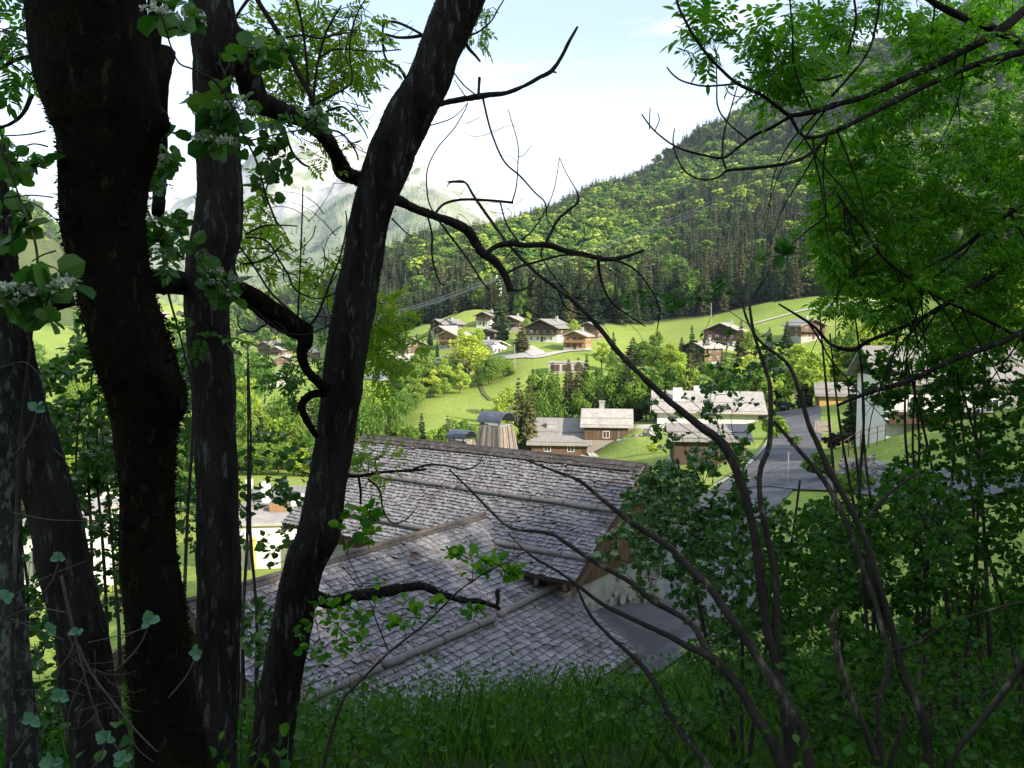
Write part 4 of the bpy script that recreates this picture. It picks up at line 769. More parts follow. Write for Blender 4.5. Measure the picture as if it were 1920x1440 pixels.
for k in range(4): TPL['c%d' % k] = (mesh_only(T_trunk(h=.97, r=.011, seed=k), 'trunk', M['trunk']), mesh_only(T_conifer(10 + k, 30, 13, wfac=[.15, .18, .13, .165][k]), 'crown', M['conif']))
for k in range(3): TPL['d%d' % k] = (TPL['c%d' % k][0], mesh_only(T_conifer(20 + k, 30, 12, ragged=1.05, wfac=[.14, .12, .16][k]), 'crown', M['conif2']))
TPL['l0'] = (TPL['c1'][0], mesh_only(T_conifer(31, 34, 13, ragged=1.1, wfac=.17, rows=3), 'crown', M['larch']))
for k in range(4):
    lf, C = T_broad(40 + k, 3600, [18, 24, 16, 22][k], .0185, cyl=[.36, .42, .32, .38][k], zc=.54, zr=.47); TPL['b%d' % k] = (mesh_only(T_trunk(C, .75, .016, k), 'trunk', M['trunk']), mesh_only(lf, 'crown', M['broad']))
for k in range(3):
    lf, C = T_broad(50 + k, 2600, [18, 16, 22][k], .017, cyl=[.24, .30, .20][k], zc=.53, zr=.49, slender=True); TPL['y%d' % k] = (mesh_only(T_trunk(C, .8, .013, k), 'trunk', M['trunk']), mesh_only(lf, 'crown', M['broadlight']))
def single(kind, P, h, wf, label, cat, group, parts=True, name=None):
    e = empty(name or {'c': 'spruce_tree', 'd': 'spruce_tree', 'l': 'larch_tree', 'b': 'broadleaf_tree', 'y': 'broadleaf_tree'}[kind[0]], P, random.uniform(0, 6.28)); e.scale = (h * wf, h * wf, h); tag(e, label, cat, group)
    for nm, me in zip(('trunk', 'crown'), TPL[kind]):
        o = bpy.data.objects.new(nm, me); COL.objects.link(o); o.parent = e
    return e
SHADOW_SPOTS = []
def tree(kind, px, top, Y, wpx=None, label=None, group=None):
    P = G(px, Y); zt = W(px, top, Y).z; h = max(3.0, zt - P.z + .3); base = {'c': .31, 'd': .28, 'l': .34, 'b': .72, 'y': .52}[kind[0]]
    wf = 1 if wpx is None else min(2.6, max(.95 if kind[0] in 'cdl' else .6, (wpx / FPX * Y) / (h * base)))
    cat = 'tree'; return single(kind, P - UZ * .2, h, wf, label, cat, group)
GV = 'trees between the houses of the hamlet'; GB = 'trees on the banks around the meadow'
KL = {'c': 'dark spruce', 'd': 'brown-tipped spruce', 'l': 'pale larch', 'b': 'rounded green tree', 'y': 'yellow-green tree'}
def where(px, top):
    for x0, x1, y0, y1, s in AREAS:
        if x0 <= px < x1 and y0 <= top < y1: return s
    return 'on the valley side'
AREAS = [(640, 830, 640, 735, 'by the hamlet car park'), (830, 960, 600, 720, 'below the hamlet road'), (640, 900, 735, 860, 'just above the shingle roof ridge'),
         (900, 1010, 690, 860, 'beside the tall chimney of the shingle roof'), (960, 1180, 600, 760, 'in the grove right of the meadow'), (1130, 1300, 600, 760, 'behind the double chalet'),
         (1300, 1660, 560, 760, 'behind the white farmhouse'), (430, 640, 560, 980, 'between the second and the leaning trunk'), (-200, 430, 500, 1200, 'between the dark left trunks')]
specials = [
 ('c0', 939, 500, 408, 26, 'tallest dark spruce of the hamlet, in front of the lift pylon'), ('c1', 942, 588, 396, 22, 'dark spruce directly below the tallest one, beside the highest chalet'),
 ('d0', 978, 604, 338, 32, 'broad brown-green spruce in the middle of the hamlet by the road'), ('y1', 989, 581, 388, 20, 'bright slender tree behind the broad brown-green spruce'),
 ('y1', 1075, 596, 372, 30, 'bright round tree right behind the large dark farmhouse'), ('b2', 974, 548, 446, 26, 'pale blossoming tree at the forest edge above the hamlet'),
 ('y1', 880, 622, 316, 82, 'tall feathery pale green ash in front of the hamlet'), ('y1', 868, 609, 338, 34, 'left one of two bright rounded crowns above the feathery ash'), ('y1', 897, 611, 336, 34, 'right one of two bright rounded crowns above the feathery ash'),
 ('c2', 820, 636, 350, 15, 'small dark spruce left of the orange chalet'), ('c1', 806, 613, 398, 9, 'tiny spruce alone on the hill meadow'), ('y2', 1128, 632, 300, 42, 'broad bright green tree right of the honey coloured chalet'),
 ('l0', 985, 742, 152, 44, 'pale feathery larch just right of the tall roof chimney'), ('y0', 932, 735, 215, 36, 'bright yellow-green tree behind the tall roof chimney'), ('y2', 1131, 734, 195, 22, 'small pale tree behind the barn-like chalet wing'),
 ('c0', 1603, 692, 92, 64, 'dark bushy spruce beside the tall white house'), ('c1', 1446, 640, 195, 30, 'narrow dark spruce above the blue car'), ('y1', 1492, 640, 230, 92, 'wide bright tree above the car park'), ('b1', 1530, 690, 200, 60, 'round green tree just left of the ochre garage')]
for k, px, top, Y, wp, lb in specials: tree(k, px, top, Y, wp, lb)
bulk = []
def row(kinds, spots):
    for i, (px, top, Y, wp) in enumerate(spots): bulk.append((kinds[i % len(kinds)], px, top, Y, wp))
row(['b0', 'b2', 'y0', 'b1'], [(800, 655, 300, 60), (772, 668, 298, 54), (835, 664, 300, 46), (925, 660, 308, 40), (790, 662, 305, 50), (765, 690, 290, 44), (815, 685, 302, 40), (740, 725, 262, 46), (845, 672, 308, 36), (920, 668, 310, 34), (945, 664, 316, 30), (905, 690, 296, 30), (715, 715, 250, 40), (780, 715, 270, 44), (830, 702, 285, 30), (1010, 686, 300, 26), (955, 690, 300, 24), (870, 700, 300, 26), (700, 700, 230, 60), (690, 735, 215, 50), (725, 745, 220, 44)])
row(['b2', 'c1', 'y2', 'd1', 'b0'], [(770, 783, 190, 40), (793, 774, 186, 17), (815, 790, 185, 34), (838, 772, 192, 17), (855, 785, 182, 36), (880, 778, 188, 32), (902, 765, 192, 20), (750, 790, 180, 36), (730, 800, 175, 40), (710, 795, 172, 40), (895, 792, 176, 36), (920, 780, 184, 30), (960, 765, 176, 30), (780, 800, 170, 36), (828, 800, 172, 34), (865, 805, 165, 34)])
row(['d1', 'c3', 'b3', 'c0', 'y0', 'd2'], [(975, 702, 272, 20), (1000, 690, 276, 20), (1020, 705, 262, 40), (1037, 676, 282, 20), (1010, 722, 240, 44), (1062, 668, 284, 20), (1084, 664, 282, 22), (1102, 662, 280, 20), (1120, 690, 262, 44), (1048, 690, 270, 22), (955, 722, 258, 34), (990, 712, 262, 20), (1075, 690, 268, 40), (1030, 715, 255, 20), (1145, 660, 296, 22), (1092, 685, 272, 22)])
row(['b1', 'b3', 'b0', 'c3'], [(1150, 705, 238, 66), (1190, 690, 232, 70), (1225, 700, 225, 66), (1170, 735, 205, 56), (1215, 735, 200, 60), (1110, 740, 210, 50), (1090, 748, 205, 50), (1060, 745, 212, 50), (1145, 742, 198, 44), (1245, 680, 240, 60), (1040, 742, 222, 44), (1200, 665, 268, 50), (1165, 672, 280, 40), (1240, 725, 205, 50), (1078, 726, 232, 36), (1125, 716, 240, 40)])
row(['c2', 'd0', 'b2', 'c0', 'y1'], [(1153, 622, 330, 20), (1190, 628, 330, 34), (1205, 632, 300, 46), (1232, 640, 320, 40), (1256, 640, 300, 50), (1280, 628, 330, 22), (1295, 660, 285, 40), (1226, 612, 350, 20), (1185, 655, 300, 22), (1265, 655, 296, 44), (1300, 606, 380, 20), (1385, 596, 380, 20), (1410, 606, 360, 36)])
row(['y1', 'b2', 'b0', 'y0', 'c1'], [(1270, 672, 225, 70), (1315, 668, 222, 70), (1350, 672, 215, 66), (1395, 660, 222, 66), (1430, 655, 225, 40), (1300, 690, 205, 60), (1378, 690, 200, 60), (1420, 690, 198, 60), (1465, 668, 212, 60), (1440, 610, 300, 22), (1520, 648, 228, 70), (1560, 672, 205, 60), (1595, 655, 214, 60), (1640, 650, 210, 70), (1505, 690, 196, 24), (1665, 615, 250, 70), (1705, 600, 240, 80), (1580, 620, 290, 50), (1545, 640, 260, 50), (1472, 600, 330, 30), (1620, 590, 300, 50), (1760, 560, 260, 90), (1830, 540, 230, 100), (1900, 480, 220, 120), (1860, 600, 140, 130), (1960, 520, 130, 160), (1700, 560, 320, 50)])
row(['b1', 'y0', 'b3', 'c1', 'b0'], [(470, 655, 330, 44), (455, 690, 270, 50), (500, 668, 330, 34), (490, 760, 215, 46), (462, 745, 220, 50), (540, 735, 300, 40), (520, 775, 205, 50), (560, 770, 235, 26), (590, 745, 280, 50), (605, 790, 180, 60), (575, 800, 170, 60), (540, 795, 170, 60), (500, 800, 160, 60), (465, 790, 160, 56), (450, 820, 140, 60), (520, 830, 135, 60), (570, 830, 132, 60), (610, 700, 330, 40), (440, 640, 380, 40), (625, 720, 290, 40), (480, 830, 130, 60), (650, 800, 160, 60), (600, 835, 128, 60)])
row(['b1', 'y0', 'c3', 'b3', 'd0'], [(60, 640, 300, 80), (20, 700, 200, 90), (110, 740, 220, 70), (170, 700, 240, 60), (215, 690, 260, 50), (150, 780, 150, 90), (60, 800, 130, 110), (200, 800, 140, 80), (340, 660, 330, 40), (330, 720, 240, 40), (345, 800, 150, 60), (230, 860, 100, 110), (120, 880, 95, 120), (340, 880, 100, 80), (10, 900, 90, 120), (-60, 700, 150, 140), (300, 740, 200, 60), (345, 620, 420, 40), (30, 600, 420, 60)])
cnt = {}
def hgt_at(px, top, Y): return W(px, top, Y).z - G(px, Y).z
final = []
for kd, px, top, Y, wp in bulk:
    for rep in range(2 if Y < 320 and wp > 30 else 1):
        x = px + random.uniform(-4, 4) + (random.choice((-1, 1)) * wp * random.uniform(.3, .6) if rep else 0); t_ = top + random.uniform(-4, 4) + 10 * rep; Yc = Y * random.uniform(.97, 1.03); want = random.uniform(12, 19) if kd[0] in 'by' else random.uniform(12, 18)
        lo = 175 if x > 1000 else 150
        while hgt_at(x, t_, Yc) < want and Yc > max(lo, Y * .55):
            b = proj(tuple(G(x, Yc * .97)))[1]
            if 680 < x < 965 and t_ < 740 and b > np.interp(x, [690, 760, 800, 870, 950], [800, 772, 742, 708, 700]): break
            if 1130 < x < 1560 and Y > 290 and b > 690: break
            Yc *= .97
        final.append((kd, x, t_, Yc, wp * (1.15 if not rep else .9)))
ORD = ['leftmost', 'second from the left', 'third from the left', 'fourth from the left', 'fifth from the left', 'sixth from the left', 'seventh from the left', 'eighth from the left', 'ninth from the left', 'tenth from the left', 'eleventh from the left', 'twelfth from the left', 'thirteenth from the left', 'fourteenth from the left', 'fifteenth from the left']
fam = {}
for q in final: fam.setdefault((q[0][0], where(q[1], q[2])), []).append(q)
for (kk, wh), lst in fam.items():
    lst.sort(key=lambda q: q[1]); n = len(lst)
    for i, (kd, px, top, Y, wp) in enumerate(lst):
        if i < len(ORD) and (i < n - 8 or i < 8 or n <= 15): o_ = ORD[i]
        elif n - 1 - i < len(ORD): o_ = ORD[n - 1 - i].replace('leftmost', 'rightmost').replace('left', 'right') if n - 1 - i else 'rightmost'
        else: o_ = 'middle one'
        tree(kd, px, top, Y, wp, '%s of the %ss %s' % (o_, KL[kk], wh) if n > 1 else '%s %s' % (KL[kk], wh), '%ss %s' % (KL[kk], wh))
# ------------------------------------------------------------------ the woods: nearest trees one by one, the rest as one mass each
FAR = {}
for k in range(3): FAR['c%d' % k] = [T_conifer(60 + k, 17, 8, rows=1, wfac=[.14, .12, .16][k]), T_trunk(h=.9, r=.01)]
for k in range(3): lf, C = T_broad(70 + k, 620, [11, 14, 12][k], .038, cyl=[.36, .32, .28][k]); FAR['b%d' % k] = [lf, T_trunk(None, .6, .014)]
FAR['m0'] = [T_conifer(80, 7, 5, full=False, rows=1, wfac=.17)]; FAR['m1'] = [T_conifer(81, 8, 4, full=False, rows=1, wfac=.14)]
FM_ = {'c0': 'conif', 'c1': 'conif2', 'c2': 'conif', 'b0': 'farbroad', 'b1': 'farlight', 'b2': 'farbroad', 'm0': 'conif', 'm1': 'conif'}
tcol = bpy.data.collections.new('tree_kinds'); FKEYS = sorted(FAR)
for k in FKEYS:
    mb = MB()
    for i, a in enumerate(FAR[k]):
        for v, n0 in ((a, i),):
            off = mb.n
            for vv in a.v: mb.v.append(vv)
            for ff in a.f: mb.f.append(ff + off)
            for mm in a.m: mb.m.append(np.full(len(mm), i))
            mb.n += a.n
    o = mb.build('tree_kind_' + k, [M[FM_[k]], M['trunk']]); COL.objects.unlink(o); tcol.objects.link(o)
def scatter_group():
    ng = bpy.data.node_groups.new('scatter_trees', 'GeometryNodeTree'); ng.interface.new_socket('Geometry', in_out='INPUT', socket_type='NodeSocketGeometry'); ng.interface.new_socket('Geometry', in_out='OUTPUT', socket_type='NodeSocketGeometry')
    a = ng.nodes.new; l = ng.links.new; i = a('NodeGroupInput'); o = a('NodeGroupOutput'); ip = a('GeometryNodeInstanceOnPoints'); ci = a('GeometryNodeCollectionInfo'); ci.inputs['Collection'].default_value = tcol; ci.inputs['Separate Children'].default_value = True; ci.inputs['Reset Children'].default_value = True
    l(i.outputs[0], ip.inputs['Points']); l(ci.outputs[0], ip.inputs['Instance']); ip.inputs['Pick Instance'].default_value = True
    for nm, ty, sk in (('kind_index', 'INT', 'Instance Index'), ('turn', 'FLOAT_VECTOR', 'Rotation'), ('size', 'FLOAT_VECTOR', 'Scale')):
        n = a('GeometryNodeInputNamedAttribute'); n.data_type = ty; n.inputs['Name'].default_value = nm; l(n.outputs['Attribute'], ip.inputs[sk])
    l(ip.outputs[0], o.inputs[0]); return ng
SG = scatter_group()
def woods(name, P, idx, h, wf, label=None):
    me = bpy.data.meshes.new(name); me.vertices.add(len(P)); me.vertices.foreach_set('co', np.asarray(P, np.float32).ravel()); n = len(P)
    a = me.attributes.new('kind_index', 'INT', 'POINT'); a.data.foreach_set('value', np.asarray(idx, np.int32))
    a = me.attributes.new('turn', 'FLOAT_VECTOR', 'POINT'); t = np.zeros((n, 3), np.float32); t[:, 2] = RNG.uniform(0, 6.28, n); a.data.foreach_set('vector', t.ravel())
    a = me.attributes.new('size', 'FLOAT_VECTOR', 'POINT'); s = np.stack([h * wf, h * wf, h], 1).astype(np.float32); a.data.foreach_set('vector', s.ravel())
    o = bpy.data.objects.new(name, me); COL.objects.link(o); md = o.modifiers.new('trees', 'NODES'); md.node_group = SG; return tag(o, label, 'trees', kind='stuff')
def scatter(x0, x1, y0, y1, sp):
    nx, ny = int((x1 - x0) / sp), int((y1 - y0) / sp); X_, Y2 = np.meshgrid(np.arange(nx), np.arange(ny)); X_ = x0 + (X_ + RNG.uniform(-.1, 1.1, X_.shape)) * sp; Y2 = y0 + (Y2 + RNG.uniform(-.1, 1.1, Y2.shape)) * sp; return X_.ravel(), Y2.ravel()
xs, ys = scatter(-260, 1500, 380, 2100, 8.8); zs = H(xs, ys); px_, py_ = proj((xs, ys, zs)); k = in_forest(px_, ys) & (px_ < 2250); xs, ys, zs, px_, py_ = [q[k] for q in (xs, ys, zs, px_, py_)]
# drop what the crest hides entirely
az_ = np.round((px_ - 960) / 6).astype(int); order = np.argsort(ys); seen = {}; keep = np.zeros(len(xs), bool); topy = py_ - 26 * FPX / ys
for q in order:
    m_ = seen.get(az_[q], 9e9)
    if topy[q] < m_ + 14: keep[q] = True
    seen[az_[q]] = min(m_, py_[q])
xs, ys, zs, px_, py_ = [q[keep] for q in (xs, ys, zs, px_, py_)]
P3 = np.stack([xs, ys, 0 * xs], 1); nz = fbm(P3 * .0042, 3, 41) + .35 * fbm(P3 * .02, 2, 43); t = np.interp(ys, [450, 560, 700, 900, 1150, 1500, 1800], [-.25, -.35, .1, .42, .30, -.15, -.6]) + nz * .95 - .26 + np.where(px_ < 900, -.35, 0); isb = RNG.random(len(xs)) < 1 / (1 + np.exp(-6 * t))
ht = np.where(isb, RNG.uniform(13, 26, len(xs)), RNG.uniform(17, 36, len(xs))); 
order = np.argsort(ys); near_c = order[~isb[order]][:230]; near_b = order[isb[order]][:150]; solo = np.zeros(len(xs), bool)
SEG = [(860, 'above the hill meadow'), (935, 'just left of the lift pylon'), (1000, 'just right of the lift pylon'), (1060, 'behind the large dark farmhouse'), (1130, 'above the honey coloured chalet'), (1180, 'left of the pillared chalet, farthest group'), (1230, 'left of the pillared chalet, middle group'), (1330, 'just left of the pillared chalet'), (1400, 'behind the pillared chalet'), (1440, 'above the sloping meadow, left part'), (1480, 'above the middle of the sloping meadow'), (1530, 'above the pink-brown chalet'), (1600, 'behind the big ash, left part'), (1700, 'behind the middle of the big ash'), (1800, 'behind the big ash, right part'), (1921, 'at the right edge behind the ash')]
fam = {}
for q in list(near_c) + list(near_b):
    if 0 < px_[q] < 1920: solo[q] = True; fam.setdefault((bool(isb[q]), next(n_ for x_, n_ in SEG if px_[q] < x_)), []).append(q)
for (b, seg), lst in fam.items():
    lst.sort(key=lambda q: px_[q]); nm = 'round broadleaf tree' if b else 'forest spruce'; n = len(lst)
    for i, q in enumerate(lst):
        o_ = ORD[i] if i < min(15, (n + 1) // 2 if n > 15 else 15) else ORD[n - 1 - i].replace('leftmost', 'rightmost').replace('left', 'right').replace('rightmost', 'rightmost') if n - 1 - i < 15 else 'one of the middle ones'
        if 'middle ones' in o_: continue
        single(random.choice(['b0', 'b1', 'b2', 'b3', 'y1'] if b else ['c0', 'c1', 'c2', 'd0', 'd1', 'd2']), (xs[q], ys[q], zs[q] - .3), ht[q], .95, '%s %s' % (nm, seg) if n == 1 else '%s of the %ss %s' % (o_, nm, seg), 'tree', '%ss %s' % (nm, seg))
r = ~solo; ki = np.where(isb, np.array([FKEYS.index('b%d' % q) for q in RNG.integers(0, 3, len(xs))]), np.array([FKEYS.index('c%d' % q) for q in RNG.integers(0, 3, len(xs))]))
woods('hillside_forest', np.stack([xs, ys, zs - .4], 1)[r], ki[r], ht[r], RNG.uniform(.85, 1.25, r.sum()) * np.where(isb[r], 1.25, 1.0), 'mixed forest of spruce and beech covering the slope')
xs, ys = scatter(-560, -130, 870, 1400, 10); zs = H(xs, ys); px_, py_ = proj((xs, ys, zs)); k = (px_ > 425) & (px_ < 720) & (py_ > 480); n = k.sum()
woods('valley_forest', np.stack([xs, ys, zs], 1)[k], [FKEYS.index(random.choice(['c0', 'c1', 'c2', 'c2', 'b0'])) for _ in range(n)], RNG.uniform(18, 28, n), RNG.uniform(.9, 1.3, n), 'dark spruce wood in the valley below the mountain')
xs, ys = scatter(-1500, -880, 1100, 2000, 12); zs = H(xs, ys); px_, py_ = proj((xs, ys, zs)); k = (px_ > -350) & (px_ < 200) & (fbm(np.stack([xs, ys, 0 * xs], 1) * .006, 2, 8) > -.7); n = k.sum()
woods('left_hill_forest', np.stack([xs, ys, zs], 1)[k], [FKEYS.index(random.choice(['c0', 'c1', 'b1', 'b0'])) for _ in range(n)], RNG.uniform(15, 26, n), RNG.uniform(.9, 1.2, n), 'mixed wood on the hill at the far left')
xs, ys = scatter(-2700, 100, 2500, 4700, 19); zs = H(xs, ys); px_, py_ = proj((xs, ys, zs)); nz = fbm(np.stack([xs, ys, 0 * xs], 1) * .0022, 4, 12); k = (px_ > 240) & (px_ < 960) & (nz > -.22 + np.clip((zs - 330) / 500, 0, 1.3) - np.clip((2900 - ys) / 800, -1, 0) * 0) & (zs > 55); n = k.sum()
woods('mountain_forest', np.stack([xs, ys, zs], 1)[k], RNG.integers(FKEYS.index('m0'), FKEYS.index('m1') + 1, n), RNG.uniform(18, 30, n), RNG.uniform(.9, 1.2, n), 'blue-green spruce forest on the flank of the far mountain')
xs, ys = scatter(-900, 260, 520, 2400, 26); zs = H(xs, ys); px_, py_ = proj((xs, ys, zs)); nz = fbm(np.stack([xs, ys, 0 * xs], 1) * .01, 3, 55); k = (px_ > -50) & (px_ < 700) & (nz > .02) & ~in_forest(px_, ys) & ~((ys > 870) & (ys < 1400) & (px_ > 425)); n = k.sum()
woods('scattered_valley_trees', np.stack([xs, ys, zs], 1)[k], [FKEYS.index(random.choice(['b0', 'b1', 'b2', 'c0'])) for _ in range(n)], RNG.uniform(9, 18, n), RNG.uniform(.9, 1.3, n), 'hedgerow trees scattered over the far valley floor')
# the wooded hill behind and to the right of the viewer, which shades the foreground
xs, ys = scatter(2, 190, -70, 115, 5.0); zs = H(xs, ys); px_ = 960 + FPX * xs / np.maximum(ys, .1)
k = ((ys < -6) | (px_ > 2150)) & (xs > np.interp(ys, [-70, -30, -10, 10, 40, 60], [2, 6, 9, 17, 38, 52]))
hh = RNG.uniform(15, 23, len(xs)); uu = xs * sdir.x + ys * sdir.y; uu /= math.cos(R(SUN_EL)); vv = (-xs * sdir.y + ys * sdir.x) / math.cos(R(SUN_EL)); lim = (-4.3 + math.tan(R(SUN_EL)) * (uu + 17.5) - zs) * RNG.uniform(.84, 1, len(xs)) + np.where(vv < 8, 3.2, 0); hh = np.minimum(hh, lim); k &= hh > 4; n = k.sum()
woods('hill_forest', np.stack([xs, ys, zs - .3], 1)[k], [FKEYS.index(random.choice(['c0', 'c1', 'c2'])) for _ in range(n)], hh[k], RNG.uniform(1.0, 1.35, n), 'spruce wood on the hill behind the viewpoint')
print('woods done')
# bushes near the road
def bush(label, P, r, mt, cat='bush', squash=.8, n=1400, name='bush'):
    lf, C = T_broad(random.randrange(999), n, 12, .05, cyl=.42, zc=.42, zr=.45); me = mesh_only(lf, 'foliage', M[mt]); e = tag(empty(name, P), label, cat); e.scale = (2 * r, 2 * r, 2 * r * squash)
    o = bpy.data.objects.new('foliage', me); COL.objects.link(o); o.parent = e; me2 = mesh_only(T_trunk(C, .5, .03), 'stems', M['trunk']); o = bpy.data.objects.new('stems', me2); COL.objects.link(o); o.parent = e
M['redleaf'] = mat('dark_red_leaves', (.055, .016, .022), .7, island=.3, trans=.2)
bush('low green bush on the verge between road and side road', hit(1540, 900, 55), 1.5, 'broad'); bush('leafy bush right of the verge bush, before the stone wall', hit(1600, 925, 45), 1.3, 'broad'); bush('dark red round bush on the grass by the road', hit(1565, 842, 60), 1.35, 'redleaf'); bush('clipped bright green bush beside the road', hit(1456, 822, 60), 2.2, 'broadlight'); bush('small dark bush beside the clipped bright one', hit(1490, 838, 60), 1.0, 'broad')
bush('low shrub at the right end of the boulder wall', hit(1226, 850, 90), 1.2, 'broadlight'); bush('green shrub in the car park corner', hit(1440, 775, 90), 1.8, 'broadlight')
# ------------------------------------------------------------------ the big trunks in front
def trunk(name, label, rows, Y, mt, moss_n=0, moss_side=None, sides=72, rough=.09, seed=0, group=None, wsc=.93):
    p = Plant(name, label, 'tree', group, base=tuple(W(rows[-1][0], 1500, Y)) ); pts = [(a, b, wd, Y if len(rw) < 1 else rw[0]) for a, b, wd, *rw in [(r_[0], r_[1], r_[2], *(r_[3:] or (Y,))) for r_ in rows]]
    P = [W(a, b, y) for a, b, _, y in pts]; r = [.5 * wd * wsc * y / FPX for _, _, wd, y in pts]
    P2, r2 = p.st.tube(P, r, sides, rough, seed, sub=34); p.nodes.append(P2)
    if moss_n: mossy(p.moss, P2, r2, moss_n, .011, moss_side, seed)
    p.t = (P2, r2); p.mt = mt; return p
def limb(p, pts, rough=.12, seed=1, sides=24, sub=10, moss=0, kind='st'):
    P = [W(a, b, y) for a, b, _, y in pts]; r = [.5 * wd * y / FPX for _, _, wd, y in pts]; P2, r2 = getattr(p, kind).tube(P, r, sides, rough, seed, sub=sub); p.nodes.append(P2)
    if moss: mossy(p.moss, P2, r2, moss, .009, (0, 0, .8), seed)
    return P2, r2
def done(p, leaf='leaf_ash', twig='twig'): return p.finish(p.mt, twig, leaf, ('trunk', 'branches', 'foliage', 'blossom'))
def fine(p, n, region, Y, L=(40, 120), w=2.2):  # curly bare twigs starting at known branches
    x0, x1, y0, y1 = region
    for _ in range(n):
        a = np.array([random.uniform(x0, x1), random.uniform(y0, y1)]); an = random.uniform(0, 6.28); q = [a]; cur = random.choice((-1, 1)) * random.uniform(.1, .4)
        for k in range(5): an += cur + random.uniform(-.15, .15); q.append(q[-1] + np.array([math.cos(an), math.sin(an)]) * random.uniform(*L) / 5)
        limb(p, [(u[0], u[1], w * (1 - .13 * k), Y + .05 * k) for k, u in enumerate(q)], 0, sides=4, sub=3, kind='tw')
# far-left grey trunk
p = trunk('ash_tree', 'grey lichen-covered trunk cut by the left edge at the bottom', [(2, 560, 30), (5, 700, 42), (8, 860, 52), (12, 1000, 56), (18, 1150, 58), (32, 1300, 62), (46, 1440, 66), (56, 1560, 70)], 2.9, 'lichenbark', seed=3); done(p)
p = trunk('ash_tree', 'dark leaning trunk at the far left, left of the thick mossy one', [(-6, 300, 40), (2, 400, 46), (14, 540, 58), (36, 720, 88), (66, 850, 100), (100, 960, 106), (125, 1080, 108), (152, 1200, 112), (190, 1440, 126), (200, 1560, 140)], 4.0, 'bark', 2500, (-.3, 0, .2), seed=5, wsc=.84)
limb(p, [(130, 556, 34, 4.1), (90, 572, 32, 4.1), (45, 596, 30, 4.05), (15, 610, 30, 4.0)], moss=300)
limb(p, [(60, 175, 9, 4.2), (45, 210, 7, 4.2), (20, 232, 6, 4.2), (-20, 245, 5, 4.2)], sides=8); limb(p, [(60, 106, 8, 4.2), (30, 112, 7, 4.2), (-10, 135, 6, 4.2)], sides=8)
for q in ([(60, 180), (35, 160), (0, 168)], [(85, 245), (50, 252), (0, 255)], [(90, 275), (60, 270), (25, 285)], [(100, 370), (50, 366), (10, 376)], [(108, 415), (70, 385), (30, 374), (-5, 380)], [(60, 78), (35, 65), (0, 58)], [(60, 155), (30, 125), (10, 120)], [(105, 470), (80, 478), (60, 490)]):
    limb(p, [(a, b, 3.2 - .4 * k, 4.2) for k, (a, b) in enumerate(q)], sides=5, kind='tw')
p.spray((20, 110, 45, 40, 4.4, .3), 9, 'ash', .16, 3, .4); p.spray((30, 300, 60, 60, 4.4, .3), 9, 'way', .07, 4, .5); done(p)
# thick mossy trunk
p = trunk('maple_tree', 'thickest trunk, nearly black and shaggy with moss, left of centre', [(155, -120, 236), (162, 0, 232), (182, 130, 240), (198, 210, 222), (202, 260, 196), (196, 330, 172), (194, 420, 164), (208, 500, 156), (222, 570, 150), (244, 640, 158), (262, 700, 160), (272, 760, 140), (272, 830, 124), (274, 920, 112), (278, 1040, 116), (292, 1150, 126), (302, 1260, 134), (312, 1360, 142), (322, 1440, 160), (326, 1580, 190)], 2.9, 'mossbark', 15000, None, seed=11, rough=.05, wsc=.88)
mossy(p.moss, *p.t, 5000, .012, (.9, 0, 0), 3)
limb(p, [(255, 215, 60, 2.95), (285, 225, 60, 2.95), (296, 250, 40, 2.95)], moss=200, sides=20); limb(p, [(300, 700, 60, 2.85), (322, 728, 52, 2.85), (328, 765, 40, 2.86), (318, 790, 30, 2.88)], moss=700, sides=20)
limb(p, [(240, 520, 30, 3.1), (290, 528, 40, 3.3), (335, 530, 44, 4.3), (400, 540, 44, 4.5), (440, 545, 40, 4.5), (475, 560, 42, 4.5), (515, 590, 42, 4.5), (550, 612, 40, 4.5), (572, 622, 34, 4.5)], moss=900, sides=24)
limb(p, [(570, 612, 32, 4.5), (572, 640, 26, 4.5), (566, 664, 18, 4.5), (574, 690, 17, 4.52), (592, 712, 18, 4.56), (612, 728, 22, 4.65)], moss=120, sides=16)
limb(p, [(612, 738, 15, 4.65), (590, 738, 15, 4.6), (573, 748, 14, 4.58), (566, 765, 13, 4.57), (576, 790, 12, 4.6), (594, 818, 11, 4.65)], sides=12)
limb(p, [(290, 0, 26, 3.3), (292, 60, 24, 3.3), (280, 120, 20, 3.25), (270, 160, 16, 3.1)], sides=14); limb(p, [(308, 100, 40, 3.6), (302, 170, 26, 3.5), (300, 330, 22, 3.5), (296, 400, 22, 3.4)], sides=14)
done(p, 'leaf_way')
# second trunk
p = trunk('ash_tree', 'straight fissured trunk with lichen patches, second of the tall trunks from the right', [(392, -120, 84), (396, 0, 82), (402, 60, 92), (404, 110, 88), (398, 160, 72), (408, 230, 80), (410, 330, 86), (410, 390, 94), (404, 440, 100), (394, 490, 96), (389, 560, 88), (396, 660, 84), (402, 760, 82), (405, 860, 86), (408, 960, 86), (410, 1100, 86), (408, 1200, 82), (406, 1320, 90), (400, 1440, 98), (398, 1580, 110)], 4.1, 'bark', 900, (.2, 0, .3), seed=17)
P2, r2 = limb(p, [(415, 60, 50, 4.12), (440, 78, 52, 4.15), (452, 100, 50, 4.2), (466, 150, 44, 4.25), (482, 188, 40, 4.3), (520, 206, 32, 4.35), (565, 224, 28, 4.45), (600, 248, 28, 4.55), (628, 285, 27, 4.7), (645, 322, 30, 4.85), (668, 334, 26, 4.95), (700, 345, 24, 5.0)], moss=700)
limb(p, [(405, 470, 44, 4.3), (425, 520, 36, 4.4), (445, 548, 36, 4.45)], sides=16)
